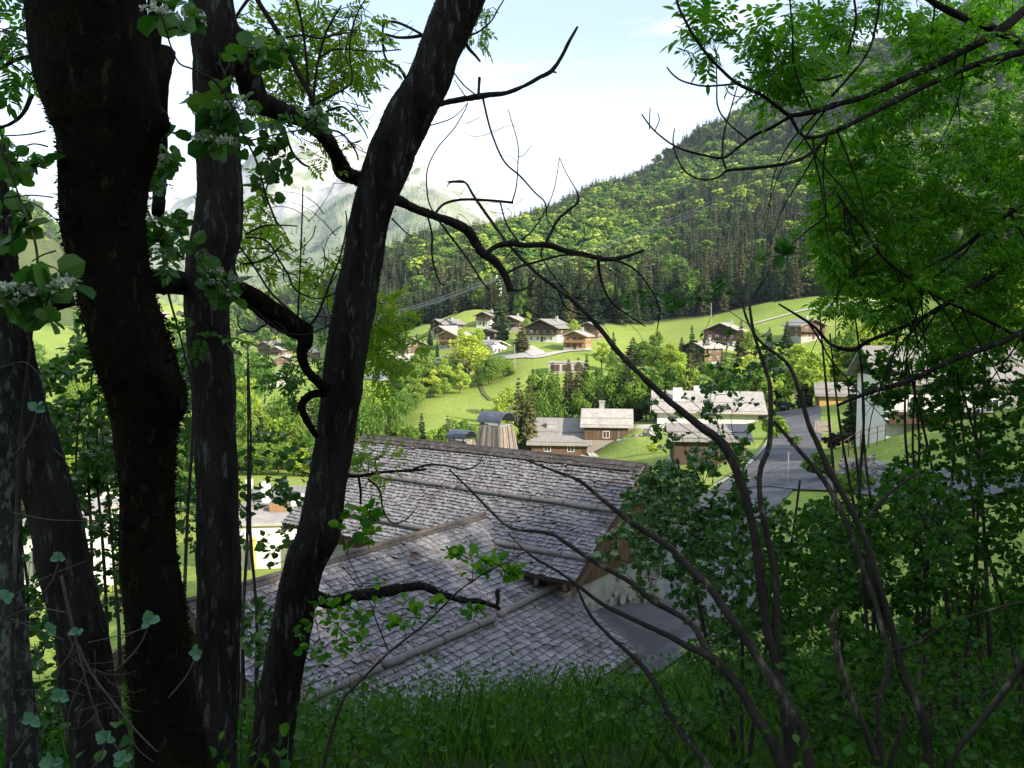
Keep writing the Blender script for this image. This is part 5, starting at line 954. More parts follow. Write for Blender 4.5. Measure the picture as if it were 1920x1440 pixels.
bare = [[(583, 207, 9), (582, 180, 9), (560, 140, 10), (533, 83, 9), (510, 43, 9), (483, 0, 9), (470, -40, 8)], [(588, 190, 5), (593, 133, 5), (607, 73, 4.5), (622, 40, 4), (640, 10, 3)], [(578, 180, 5), (575, 120, 5), (567, 50, 5), (553, -10, 5)], [(437, 42, 5), (450, 20, 6), (468, -5, 7)],
        [(533, 240, 5), (547, 283, 4.5), (565, 305, 5), (580, 313, 3)], [(536, 70, 4.5), (570, 66, 4), (600, 72, 3.5), (640, 63, 3), (670, 60, 2)], [(596, 110, 4), (620, 95, 3.5), (640, 92, 3), (700, 96, 2.5), (752, 93, 2.5)],
        [(568, 350, 2.5), (566, 420, 3), (562, 520, 3), (558, 606, 4)], [(648, 395, 2), (650, 425, 3), (638, 480, 3.5), (615, 540, 4), (596, 590, 5), (580, 610, 6)], [(444, 455, 4), (462, 480, 4), (480, 505, 4), (505, 545, 4), (530, 570, 4), (555, 592, 5)],
        [(460, 440, 4), (490, 425, 4), (520, 422, 3), (558, 424, 2.5)], [(450, 495, 4), (480, 492, 4), (510, 478, 3.5), (530, 455, 2)], [(462, 445, 4), (500, 452, 4), (525, 490, 4), (540, 515, 4), (556, 545, 4), (600, 560, 3), (645, 540, 2.5)], [(438, 555, 3), (470, 575, 3), (500, 600, 3), (530, 620, 3), (565, 628, 3), (600, 618, 3), (640, 600, 3)],
        [(445, 590, 2.5), (450, 615, 3), (475, 622, 3), (495, 610, 3), (520, 605, 2.5), (555, 640, 2.5)], [(610, 210, 4), (640, 200, 4), (660, 215, 4), (680, 240, 3), (690, 260, 2)], [(600, 240, 4), (640, 250, 4), (665, 280, 4), (672, 300, 3)], [(560, 215, 3.5), (600, 190, 4), (640, 170, 4), (660, 150, 3), (655, 90, 3), (668, 30, 3), (690, -10, 2)]]
for q in bare: limb(p, [(a, b, c_, 4.4) for a, b, c_ in q], 0, sides=6, sub=5, kind='tw')
fine(p, 46, (450, 700, 20, 300), 4.6, (50, 140)); fine(p, 26, (450, 640, 400, 620), 4.5, (50, 130))
p.spray((600, 90, 110, 95, 5.2, .4), 62, 'ash', .13, 4, .5); p.spray((590, 190, 100, 60, 5.2, .3), 22, 'ash', .12, 3, .5); p.spray((520, 130, 60, 120, 5.0, .3), 22, 'ash', .13, 3, .5); p.spray((600, 300, 40, 30, 5, .2), 6, 'ash', .11, 3, .4)
p.spray((475, 400, 30, 90, 4.9, .3), 14, 'ash', .13, 3, .4); p.spray((590, 510, 60, 30, 5, .3), 12, 'ash', .13, 3, .4); p.spray((490, 470, 35, 30, 4.9, .2), 8, 'ash', .12, 3, .4)
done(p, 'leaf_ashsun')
# leaning trunk with the dead branches
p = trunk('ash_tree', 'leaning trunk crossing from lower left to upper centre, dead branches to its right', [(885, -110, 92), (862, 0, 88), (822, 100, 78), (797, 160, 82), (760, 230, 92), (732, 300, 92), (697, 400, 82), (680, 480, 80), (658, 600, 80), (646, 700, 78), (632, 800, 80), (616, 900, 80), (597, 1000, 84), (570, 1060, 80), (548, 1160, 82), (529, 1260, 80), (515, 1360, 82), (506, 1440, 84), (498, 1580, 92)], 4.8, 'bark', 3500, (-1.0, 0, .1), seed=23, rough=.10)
B = [[(735, 372, 24), (752, 378, 19), (775, 390, 17), (812, 404, 16), (850, 418, 16), (876, 432, 18), (892, 456, 17), (906, 475, 18), (926, 488, 17), (942, 508, 15), (952, 530, 15), (958, 546, 14)],
     [(910, 476, 9), (930, 462, 9), (958, 456, 11), (985, 460, 10), (1025, 459, 11), (1060, 470, 10), (1100, 478, 9), (1135, 486, 9), (1170, 482, 8), (1208, 469, 4)], [(1122, 488, 8), (1124, 510, 5), (1134, 545, 4), (1150, 570, 3.5), (1180, 592, 3), (1210, 612, 2)], [(1150, 486, 5), (1190, 505, 4), (1222, 545, 3), (1236, 580, 2.5), (1232, 620, 2)],
     [(1022, 459, 7), (1032, 438, 6), (1046, 412, 6), (1064, 396, 6), (1083, 379, 5), (1082, 360, 2.5), (1062, 325, 2), (1049, 295, 1.5)], [(1049, 297, 1.5), (1040, 350, 1.8), (1026, 388, 2), (1000, 430, 2.5), (978, 450, 3)], [(972, 452, 4), (950, 420, 3), (938, 380, 3)],
     [(814, 404, 6), (824, 390, 5), (838, 380, 5), (870, 374, 5), (920, 376, 5), (962, 380, 5)], [(960, 380, 3), (968, 350, 2.5), (971, 310, 2.2), (971, 270, 2), (960, 230, 1.8), (953, 205, 1.5)], [(971, 294, 1.5), (983, 290, 1.5), (998, 270, 1.2)], [(812, 398, 3), (802, 370, 2.6), (801, 320, 2.5), (820, 278, 2.3), (852, 240, 2.2), (872, 206, 2), (877, 192, 2)],
     [(800, 400, 3), (810, 440, 4), (810, 480, 3.5), (822, 525, 3), (834, 535, 2)], [(818, 408, 4), (850, 450, 4), (880, 490, 3.5), (905, 530, 3), (918, 544, 2)], [(955, 540, 6), (970, 545, 5), (990, 538, 3), (1010, 515, 2)], [(950, 512, 5), (980, 498, 5), (1010, 490, 5), (1060, 478, 4), (1110, 482, 3)],
     [(820, 196, 12), (845, 190, 11), (880, 184, 10), (915, 178, 10), (950, 174, 8), (985, 160, 7), (1010, 146, 7), (1034, 133, 7), (1052, 108, 6), (1066, 80, 6), (1083, 50, 4)], [(1032, 133, 5), (1043, 136, 3)], [(897, 182, 6), (898, 162, 5), (899, 146, 6)], [(898, 182, 3), (870, 160, 3), (848, 132, 2.5)], [(905, 176, 5), (908, 196, 4), (922, 250, 3.5), (945, 302, 3.5), (975, 330, 3.5), (1002, 360, 3), (1022, 380, 3), (1026, 408, 2), (1042, 432, 2), (1060, 445, 1.5)],
     [(868, 72, 6), (880, 92, 7), (892, 105, 5), (900, 115, 4)], [(872, 70, 4), (900, 58, 3.5), (922, 38, 3), (935, 15, 3), (948, -5, 2)], [(800, 237, 2.5), (840, 225, 2.2), (860, 212, 2), (875, 195, 1.6)], [(872, 180, 2.5), (862, 165, 2), (852, 150, 1.5)],
     [(795, 66, 7), (768, 70, 6), (745, 70, 5), (722, 64, 5)], [(790, 64, 5), (760, 48, 5), (738, 41, 5), (720, 44, 4), (718, 70, 4), (720, 100, 4), (730, 118, 4), (748, 126, 5), (764, 154, 7)],
     [(735, 410, 4), (745, 420, 3), (760, 435, 2.5), (773, 444, 2)], [(630, 890, 7), (670, 893, 7), (720, 885, 5.5), (775, 882, 5.5), (800, 880, 4)], [(770, 882, 5), (800, 872, 5), (835, 873, 4), (870, 880, 3.5), (895, 872, 2.5), (905, 855, 2)], [(672, 893, 5), (676, 920, 5), (676, 945, 4)], [(690, 898, 4), (712, 920, 4), (718, 955, 3.5), (735, 980, 3), (760, 975, 2.5), (782, 950, 2)],
     [(1020, 460, 3), (1015, 480, 3), (1040, 520, 2.5), (1060, 545, 2.5), (1100, 565, 2), (1140, 560, 2)], [(1048, 545, 3), (1060, 575, 3), (1090, 590, 2.5), (1120, 590, 2), (1160, 570, 1.6)], [(870, 342, 3.5), (845, 342, 3), (838, 350, 1.5)]]
for q in B: limb(p, [(a, b, c_, 4.85 + .25 * min(1, k / 6)) for k, (a, b, c_) in enumerate(q)], .16 if q[0][2] > 8 else 0, sides=14 if q[0][2] > 8 else 6, sub=7, kind='tw')
for q in ([(592, 1120, 24), (622, 1130, 25), (662, 1118, 20), (708, 1112, 20), (758, 1102, 20), (795, 1100, 15), (822, 1112, 12), (862, 1124, 11), (908, 1130, 9), (938, 1142, 5)],): limb(p, [(a, b, c_, 4.8 + .02 * k) for k, (a, b, c_) in enumerate(q)], .2, sides=20, sub=12, moss=1900)
limb(p, [(930, 1138, 6, 5), (934, 1124, 7, 5), (932, 1112, 9, 5), (936, 1106, 7, 5)], moss=60, kind='tw')
fine(p, 20, (930, 1180, 460, 600), 5.1, (40, 110), 2); fine(p, 10, (830, 1000, 200, 420), 5.1, (30, 80), 1.6); fine(p, 8, (760, 900, 20, 180), 5, (30, 80), 1.8)
p.spray((905, 45, 22, 40, 5.1, .1), 7, 'ash', .10, 3, .3); p.spray((715, 640, 26, 90, 5.4, .3), 26, 'ash', .14, 4, .5); p.spray((740, 620, 50, 40, 5.3, .3), 10, 'ash', .13, 4, .5); p.spray((705, 865, 32, 30, 5, .2), 12, 'ash', .10, 4, .3)
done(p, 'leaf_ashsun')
print('trunks', len(p.nodes))
# ------------------------------------------------------------------ upper right ash
p = Plant('ash_tree', 'leafy ash filling the upper right corner, bare branch tips over the sky', 'tree', base=tuple(W(2150, 1200, 7.5))); p.mt = 'bark'
A = [[(1269, -30, 4), (1269, 0, 4), (1281, 31, 4.5), (1308, 78, 5), (1343, 121, 5.5), (1382, 156, 6), (1429, 179, 6), (1460, 202, 7), (1483, 216, 8), (1522, 210, 9), (1569, 196, 10), (1627, 179, 10), (1686, 152, 11), (1744, 126, 12), (1802, 97, 13), (1861, 66, 14), (1920, 20, 15), (2000, -60, 18)],
     [(1700, -40, 10), (1744, 0, 11), (1802, 31, 13), (1861, 54, 14), (1920, 82, 16), (2020, 130, 22), (2120, 240, 40), (2150, 500, 60)], [(1483, 218, 6), (1445, 240, 5.5), (1413, 255, 5.5), (1382, 278, 5), (1355, 296, 5), (1316, 290, 4), (1269, 276, 3.5), (1227, 245, 3), (1203, 214, 2.5)], [(1218, 243, 2), (1218, 225, 2), (1219, 202, 1.6)], [(1228, 245, 2), (1236, 225, 1.8), (1233, 212, 1.5)],
     [(1363, 319, 5), (1413, 315, 6), (1472, 307, 6), (1510, 294, 6), (1540, 270, 5.5), (1553, 252, 5)], [(1483, 220, 6), (1497, 245, 5.5), (1518, 258, 6), (1569, 245, 7), (1647, 206, 8), (1724, 167, 9), (1802, 132, 10), (1870, 108, 11), (1960, 90, 14)], [(1363, 319, 4), (1345, 333, 3.5), (1318, 337, 3.5), (1290, 326, 3), (1273, 303, 3), (1262, 270, 2.5), (1265, 241, 2)],
     [(1250, 126, 2.5), (1262, 140, 3), (1280, 152, 3), (1316, 161, 3.5), (1350, 160, 3.5), (1382, 157, 4)], [(1343, 97, 2), (1344, 156, 2.5), (1346, 200, 3), (1365, 230, 3), (1400, 260, 3)], [(1362, 316, 4), (1355, 296, 4), (1357, 253, 3), (1370, 205, 2.5), (1383, 160, 2)], [(1360, 160, 1.8), (1368, 175, 2), (1390, 182, 2), (1425, 178, 2)], [(1440, 180, 2), (1446, 150, 1.8), (1449, 128, 1.4)],
     [(1569, 362, 4), (1590, 395, 4), (1616, 424, 5), (1655, 482, 5), (1705, 521, 5), (1764, 560, 5), (1850, 600, 6), (1960, 660, 8)], [(1940, 372, 10), (1900, 395, 9), (1861, 420, 9), (1822, 451, 8), (1780, 480, 6), (1700, 520, 4)], [(1960, 470, 11), (1900, 496, 10), (1841, 529, 9), (1790, 560, 8), (1727, 597, 8), (1677, 620, 7), (1627, 640, 7), (1600, 655, 8), (1560, 647, 6), (1527, 613, 5), (1493, 590, 4), (1460, 570, 3)],
     [(1960, 600, 11), (1880, 640, 10), (1800, 670, 9), (1745, 695, 8), (1693, 717, 8), (1627, 737, 7), (1570, 760, 5)], [(1590, 100, 4), (1605, 40, 4), (1600, -10, 4)], [(1480, -10, 3), (1486, 60, 3), (1488, 120, 3.5), (1505, 170, 3), (1522, 205, 3)], [(1650, 0, 4), (1640, 60, 4), (1620, 110, 4), (1560, 180, 5)], [(1420, 60, 3), (1450, 100, 3.5), (1490, 140, 4), (1540, 150, 4), (1580, 140, 4)]]
for k, q in enumerate(A): limb(p, [(a, b, c_ * 1.05, 6.2 + .9 * (a - 1200) / 700 + .25 * math.sin(k)) for a, b, c_ in q], .12 if max(r_[2] for r_ in q) > 8 else 0, seed=k, sides=9, sub=6, kind='st')
for _ in range(34):                            # hanging shoots inside the crown
    while True:
        nd = random.choice(p.nodes[:17]); nd = nd[random.randrange(len(nd))]; x, y = proj(nd)
        if 1500 < x < 1980 and 0 < y < 620: break
    q = [(x, y)]; yd = float(nd[1]); an = math.pi / 2 + random.uniform(-.7, 1.1)
    for k in range(6): an += random.uniform(-.22, .16); q.append((q[-1][0] + math.cos(an) * 42, q[-1][1] + math.sin(an) * 42))
    limb(p, [(a, b, 4.2 - .55 * k, yd + .03 * k) for k, (a, b) in enumerate(q)], 0, sides=6, sub=4, kind='tw')
p.spray((1390, 60, 85, 45, 6.6, .15), 14, 'ash', .24, 3, .5); p.spray((1330, 90, 40, 22, 6.6, .1), 6, 'ash', .2, 3, .5); p.spray((1450, 110, 60, 60, 6.6, .2), 14, 'ash', .22, 3, .5)
for reg, n in (((1640, 90, 170, 110, 7.5, .7), 84), ((1840, 60, 110, 110, 7.6, .8), 40), ((1600, 260, 90, 70, 7.5, .6), 22), ((1760, 280, 180, 140, 7.8, .9), 100), ((1650, 430, 130, 110, 7.6, .8), 120), ((1850, 430, 110, 140, 7.9, .9), 80), ((1630, 545, 100, 50, 7.6, .8), 46), ((1800, 600, 140, 90, 7.9, .8), 90), ((1560, 400, 50, 120, 7.4, .6), 34), ((1470, 150, 60, 50, 6.9, .4), 16), ((2050, 300, 150, 300, 7.8, 1.0), 60)):
    p.spray(reg, n, 'ash', .165, 6, .55, tr=.0026)
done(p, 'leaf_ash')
# ------------------------------------------------------------------ right-hand shrubs
def shrub(label, stems, sprays, leaf='leaf_way', cat='shrub', name='wayfaring_bush', mt='stem', twigmat='twig', rough=.12):
    base = W(stems[0][-1][0], stems[0][-1][1], stems[0][-1][3]); p = Plant(name, label, cat, base=tuple(base)); p.mt = mt
    for k, q in enumerate(stems): limb(p, q, rough if max(r_[2] for r_ in q) > 7 else 0, seed=k + 7, sides=10, sub=7, kind='st')
    for sp in sprays: p.spray(*sp[0], **sp[1])
    return p.finish(mt, twigmat, leaf)
def ys(pts, Y0, Y1=None): n = len(pts); Y1 = Y1 or Y0; return [(a, b, c_, Y0 + (Y1 - Y0) * k / (n - 1)) for k, (a, b, c_) in enumerate(pts)]
S1 = ys([(838, 341, 1.5), (850, 340, 3), (872, 342, 3.5), (890, 370, 4.5), (925, 420, 5.5), (960, 466, 6), (1010, 515, 7), (1070, 560, 8), (1120, 610, 9), (1155, 655, 10), (1200, 702, 11), (1250, 748, 12), (1310, 797, 14), (1358, 836, 17), (1393, 916, 16), (1411, 987, 16), (1422, 1049, 17), (1429, 1111, 17), (1438, 1178, 18), (1451, 1227, 18), (1464, 1289, 19), (1478, 1378, 20), (1490, 1460, 22), (1496, 1560, 24)], 5.6, 4.6)
S2 = ys([(1405, 570, 5), (1413, 623, 6), (1430, 677, 7), (1443, 720, 8), (1445, 773, 9), (1442, 836, 10), (1427, 876, 10), (1424, 916, 10), (1429, 960, 11), (1442, 1022, 11), (1455, 1084, 12), (1457, 1200, 13), (1470, 1330, 14), (1484, 1460, 16)], 5.4, 4.7)
S3 = ys([(1390, 560, 3), (1401, 600, 5), (1425, 640, 5), (1477, 683, 7), (1500, 740, 8), (1518, 800, 9), (1535, 836, 10), (1558, 889, 11), (1584, 933, 11), (1607, 978, 12), (1629, 1031, 13), (1642, 1084, 14), (1660, 1138, 14), (1678, 1200, 14), (1691, 1262, 15), (1722, 1324, 16), (1738, 1378, 16), (1741, 1460, 17), (1745, 1560, 18)], 5.4, 4.6)
S4 = ys([(1452, 790, 6), (1491, 836, 8), (1536, 889, 9), (1567, 938, 9), (1593, 996, 10), (1611, 1044, 10), (1624, 1084, 10), (1642, 1133, 10), (1656, 1187, 10), (1669, 1227, 10), (1660, 1271, 10), (1647, 1320, 10), (1650, 1400, 11), (1654, 1540, 12)], 5.2, 4.5)
D1 = ys([(984, 862, 3), (1042, 884, 5), (1087, 902, 7), (1131, 938, 8), (1175, 973, 10), (1207, 995, 11), (1250, 1022, 12), (1287, 1058, 13), (1327, 1098, 14), (1353, 1133, 15), (1371, 1160, 16), (1402, 1204, 16), (1433, 1253, 17), (1464, 1298, 18), (1491, 1342, 19), (1513, 1404, 20), (1530, 1540, 24)], 5.2, 4.3)
D2 = ys([(842, 880, 3), (887, 924, 4), (931, 969, 5), (962, 991, 5), (1029, 1000, 7), (1064, 1020, 8), (1106, 1048, 8), (1147, 1072, 9), (1189, 1096, 10), (1224, 1127, 11), (1283, 1159, 11), (1307, 1183, 12), (1324, 1220, 13)], 5.3, 4.6)
D3 = ys([(953, 1000, 3), (995, 1041, 4), (1047, 1072, 5), (1081, 1096, 6), (1127, 1131, 8), (1168, 1152, 9), (1210, 1172, 9), (1255, 1193, 10), (1293, 1214, 12), (1321, 1225, 15), (1356, 1252, 17), (1390, 1297, 19), (1415, 1339, 20), (1446, 1388, 22), (1467, 1440, 24), (1490, 1560, 28)], 5.0, 4.3)
D4 = ys([(1081, 1100, 5), (1106, 1152, 6), (1140, 1190, 7), (1175, 1221, 8), (1210, 1256, 9), (1234, 1294, 10), (1255, 1339, 10), (1283, 1381, 11), (1331, 1440, 12), (1390, 1540, 14)], 5.0, 4.4)
D5 = ys([(1567, 1142, 9), (1560, 1178, 10), (1571, 1227, 11), (1584, 1271, 11), (1602, 1324, 12), (1624, 1373, 13), (1652, 1450, 14), (1680, 1540, 15)], 4.6, 4.4)
E1 = [ys([(1727, 880, 4), (1704, 898, 5), (1669, 924, 5), (1640, 955, 6), (1624, 975, 7)], 5.1), ys([(1669, 1220, 7), (1713, 1209, 6), (1758, 1182, 6), (1802, 1162, 5), (1869, 1140, 4), (1930, 1128, 3)], 4.8), ys([(1920, 1244, 12), (1880, 1300, 12), (1847, 1342, 11), (1800, 1400, 9), (1770, 1460, 8)], 4.2), ys([(1700, 1333, 8), (1690, 1370, 8), (1669, 1430, 9), (1660, 1500, 10)], 4.4)]
shrub('multi-stemmed flowering bush whose long bare stem arches left across the hamlet', [S1, S2, D1], [(((1340, 790, 130, 90, 6.2, .4), 50), dict(kind='way', size=.046, leaves=6, maxlen=1.2, flowers=.55, flower_r=.03)), (((1240, 950, 75, 85, 5.6, .3), 70), dict(kind='way', size=.042, leaves=6, maxlen=.6, flowers=.9, flower_r=.024)), (((1180, 1030, 70, 45, 5.4, .2), 38), dict(kind='way', size=.042, leaves=5, maxlen=.5, flowers=.95, flower_r=.024)), (((1340, 900, 80, 60, 5.8, .4), 30), dict(kind='way', size=.048, leaves=6, maxlen=.8, flowers=.3)),
      (((1230, 560, 60, 22, 5.8, .15), 14), dict(kind='broad', size=.046, leaves=7, maxlen=.7)), (((1330, 555, 50, 24, 5.8, .15), 10), dict(kind='broad', size=.046, leaves=7, maxlen=.6)), (((1440, 470, 40, 14, 5.6, .1), 5), dict(kind='broad', size=.08, leaves=6, maxlen=.9)), (((1390, 670, 90, 60, 6.0, .3), 24), dict(kind='way', size=.042, leaves=5, maxlen=1.0, flowers=.4))])
shrub('arching bush with cream flower heads in front of the driveway and roof corner', [D3, D2, D4], [(((1250, 1080, 90, 50, 5.2, .3), 36), dict(kind='way', size=.045, leaves=6, maxlen=.7, flowers=.5, flower_r=.024)), (((1380, 1060, 100, 80, 5.5, .5), 80), dict(kind='broad', size=.046, leaves=8, maxlen=.9)), (((1200, 1340, 130, 60, 5.0, .5), 50), dict(kind='broad', size=.046, leaves=7, maxlen=.9)), (((1390, 1260, 120, 110, 5.3, .6), 90), dict(kind='broad', size=.048, leaves=8, maxlen=.9))], leaf='leaf_way')
shrub('thin bark-peeling hazel stems fanning up in front of the shaded road', [S3, S4, D5] + E1, [(((1570, 990, 80, 60, 5.7, .4), 50), dict(kind='broad', size=.046, leaves=8, maxlen=.9)), (((1500, 1120, 100, 80, 5.6, .6), 90), dict(kind='broad', size=.048, leaves=8, maxlen=.9)), (((1720, 1000, 110, 120, 5.9, .7), 120), dict(kind='broad', size=.046, leaves=9, maxlen=1.0)), (((1560, 1290, 130, 120, 5.3, .6), 100), dict(kind='broad', size=.06, leaves=7, maxlen=.9)), (((1750, 1290, 150, 130, 5.4, .7), 120), dict(kind='broad', size=.048, leaves=8, maxlen=1.0))], leaf='leaf_hazel', name='hazel_bush')
shrub('leafy flowering bush hiding the right end of the shingle roof and the driveway', [ys([(1270, 860, 4), (1285, 960, 5), (1300, 1080, 6), (1330, 1220, 8), (1370, 1360, 10), (1400, 1540, 12)], 6.6, 6), ys([(1400, 880, 4), (1390, 1000, 5), (1392, 1180, 6), (1390, 1360, 8), (1400, 1540, 10)], 6.8, 6.2), ys([(1500, 900, 4), (1480, 1040, 5), (1440, 1200, 6), (1410, 1380, 8), (1400, 1540, 9)], 6.8, 6.2)], [(((1260, 910, 60, 42, 6.9, .3), 80), dict(kind='way', size=.046, leaves=9, maxlen=.6, flowers=.7, flower_r=.03)), (((1225, 975, 50, 80, 6.7, .3), 70), dict(kind='way', size=.046, leaves=8, maxlen=.5, flowers=.8, flower_r=.03)), (((1265, 1010, 70, 80, 6.8, .4), 90), dict(kind='way', size=.046, leaves=10, maxlen=.6, flowers=.4, flower_r=.03)), (((1380, 1000, 90, 80, 6.9, .5), 120), dict(kind='way', size=.05, leaves=11, maxlen=.8, flowers=.1)), (((1500, 1010, 90, 70, 6.9, .5), 100), dict(kind='broad', size=.05, leaves=11, maxlen=.8)), (((1400, 1140, 130, 70, 6.8, .5), 130), dict(kind='broad', size=.05, leaves=11, maxlen=.8)), (((1340, 850, 50, 20, 6.9, .2), 16), dict(kind='way', size=.05, leaves=6, maxlen=.6, flowers=.6))], leaf='leaf_way')
rs = []
for k in range(16):
    x = 1600 + 24 * k + random.uniform(-10, 10); q = [(x + random.uniform(-160, 60), random.uniform(560, 760), 3)]
    for s_ in range(1, 6): q.append((q[0][0] + (x - q[0][0]) * s_ / 5 + random.uniform(-14, 14), q[0][1] + (1480 - q[0][1]) * s_ / 5, 3 + 1.4 * s_))
    rs.append(ys(q, 8.2, 7.2))
shrub('dense thicket of thin stems and small leaves covering the right edge', rs, [(((1740, 730, 120, 70, 8.6, 1.0), 150), dict(kind='broad', size=.06, leaves=11, maxlen=1.2)), (((1850, 760, 110, 130, 8.6, 1.2), 190), dict(kind='broad', size=.06, leaves=11, maxlen=1.3)), (((1800, 930, 150, 110, 8.4, 1.2), 230), dict(kind='broad', size=.06, leaves=11, maxlen=1.2)), (((1650, 990, 140, 60, 8.6, .8), 170), dict(kind='broad', size=.058, leaves=11, maxlen=1.2)), (((1650, 1060, 140, 90, 8.4, 1.0), 220), dict(kind='broad', size=.058, leaves=11, maxlen=1.2)), (((1820, 1120, 140, 130, 8.2, 1.2), 260), dict(kind='broad', size=.06, leaves=11, maxlen=1.2)), (((1560, 1130, 90, 90, 8.2, .8), 120), dict(kind='broad', size=.058, leaves=11, maxlen=1.2)), (((1990, 900, 120, 300, 8.2, 1.0), 120), dict(kind='broad', size=.08, leaves=9, maxlen=1.2)), (((1620, 690, 60, 50, 8.3, .5), 26), dict(kind='broad', size=.07, leaves=8, maxlen=1))], leaf='leaf_hazel', name='hazel_thicket')
# ------------------------------------------------------------------ left-hand bushes
shrub('large-leaved flowering bush hanging between the thick trunk and the second trunk', [ys([(300, 20, 3), (330, 110, 3.5), (362, 130, 3.5), (400, 150, 4), (430, 190, 4), (455, 250, 4), (480, 300, 4), (500, 370, 4), (520, 420, 4)], 2.6, 2.8), ys([(280, 60, 5), (290, 200, 5), (300, 360, 5), (310, 520, 5), (340, 640, 4), (362, 760, 5), (350, 1000, 6), (340, 1300, 7), (330, 1500, 8)], 3.7), ys([(350, 560, 3), (385, 540, 3), (410, 530, 3)], 3.4), ys([(318, 735, 3), (345, 690, 3), (360, 640, 3)], 3.2)],
      [(((410, 205, 60, 36, 3.0, .15), 9), dict(kind='way', size=.065, leaves=4, maxlen=.35, flowers=.9, flower_r=.028)), (((420, 265, 55, 26, 3.0, .15), 8), dict(kind='way', size=.06, leaves=4, maxlen=.35, flowers=.9, flower_r=.03)), (((560, 235, 70, 22, 3.1, .1), 10), dict(kind='way', size=.046, leaves=5, maxlen=.45, flowers=.6, flower_r=.026)), (((510, 320, 35, 60, 3.1, .1), 12), dict(kind='way', size=.046, leaves=5, maxlen=.4)), (((500, 95, 45, 25, 3.2, .1), 8), dict(kind='way', size=.06, leaves=4, maxlen=.5)),
       (((330, 30, 40, 26, 2.6, .1), 4), dict(kind='way', size=.09, leaves=3, maxlen=.3, flowers=.7, flower_r=.04)), (((305, 300, 26, 60, 3.3, .1), 10), dict(kind='way', size=.06, leaves=4, maxlen=.4, flowers=.3)), (((300, 430, 30, 40, 3.3, .1), 9), dict(kind='way', size=.065, leaves=4, maxlen=.4, flowers=.6, flower_r=.03)), (((415, 540, 40, 34, 3.3, .1), 8), dict(kind='way', size=.06, leaves=4, maxlen=.4, flowers=.6, flower_r=.03)), (((370, 630, 36, 26, 3.2, .1), 4), dict(kind='ash', size=.12, leaves=2, maxlen=.3)), (((360, 790, 20, 90, 4.6, .2), 18), dict(kind='way', size=.06, leaves=4, maxlen=.5, flowers=.6)), (((345, 470, 30, 18, 3.1, .1), 5), dict(kind='ash', size=.11, leaves=2, maxlen=.35))])
shrub('flowering bush with big round leaves at the left edge, level with the mountain', [ys([(-30, 200, 4), (10, 300, 4), (40, 380, 4), (70, 480, 5), (60, 620, 5), (40, 800, 6), (30, 1000, 7), (20, 1300, 8), (10, 1500, 9)], 2.6)], [(((30, 300, 60, 30, 2.8, .1), 7), dict(kind='way', size=.065, leaves=4, maxlen=.4, flowers=.3, flower_r=.03)), (((20, 420, 50, 36, 2.7, .1), 7), dict(kind='way', size=.07, leaves=4, maxlen=.4)), (((70, 560, 75, 50, 2.5, .1), 12), dict(kind='way', size=.075, leaves=4, maxlen=.4, flowers=.9, flower_r=.036)), (((15, 90, 50, 60, 3.2, .2), 9), dict(kind='ash', size=.13, leaves=3, maxlen=.5))])
lsx = []
for k in range(14):
    x = 40 + 34 * k + random.uniform(-10, 10); q = [(x + random.uniform(-60, 80), random.uniform(640, 900), 3)]
    for s_ in range(1, 6): q.append((q[0][0] + (x - q[0][0]) * s_ / 5 + random.uniform(-10, 10), q[0][1] + (1500 - q[0][1]) * s_ / 5, 3 + 1.2 * s_))
    lsx.append(ys(q, 7.5, 6.8))
shrub('tangle of flowering shrubs seen through the gaps between the left trunks', lsx, [(((120, 820, 110, 150, 7.6, .6), 210), dict(kind='way', size=.07, leaves=7, maxlen=1.0, flowers=.5, flower_r=.032)), (((210, 1000, 90, 170, 7.6, .6), 170), dict(kind='way', size=.065, leaves=7, maxlen=1.0, flowers=.35, flower_r=.03)), (((350, 820, 20, 180, 7.4, .5), 50), dict(kind='way', size=.07, leaves=6, maxlen=.9, flowers=.6)), (((500, 930, 70, 50, 7.4, .3), 26), dict(kind='way', size=.07, leaves=5, maxlen=1.0, flowers=.4)), (((530, 1030, 50, 36, 7.2, .3), 16), dict(kind='way', size=.06, leaves=5, maxlen=.9)), (((60, 1060, 110, 110, 7.4, .5), 120), dict(kind='way', size=.055, leaves=8, maxlen=1.0, flowers=.2)), (((390, 1000, 80, 90, 7.4, .3), 34), dict(kind='way', size=.055, leaves=6, maxlen=1.0)), (((60, 1230, 110, 120, 7.0, .6), 110), dict(kind='way', size=.07, leaves=7, maxlen=1.0, flowers=.15)), (((180, 640, 60, 60, 7.8, .4), 40), dict(kind='broad', size=.08, leaves=6, maxlen=1.0)), (((470, 1190, 40, 70, 7.0, .4), 26), dict(kind='way', size=.07, leaves=6, maxlen=.9, flowers=.4)), (((520, 850, 70, 40, 7.6, .3), 22), dict(kind='way', size=.065, leaves=5, maxlen=1.1, flowers=.5)), (((590, 880, 40, 30, 7.5, .2), 10), dict(kind='broad', size=.09, leaves=4, maxlen=1.2)), (((560, 700, 60, 60, 7.6, .3), 22), dict(kind='ash', size=.17, leaves=3, maxlen=1.4))])
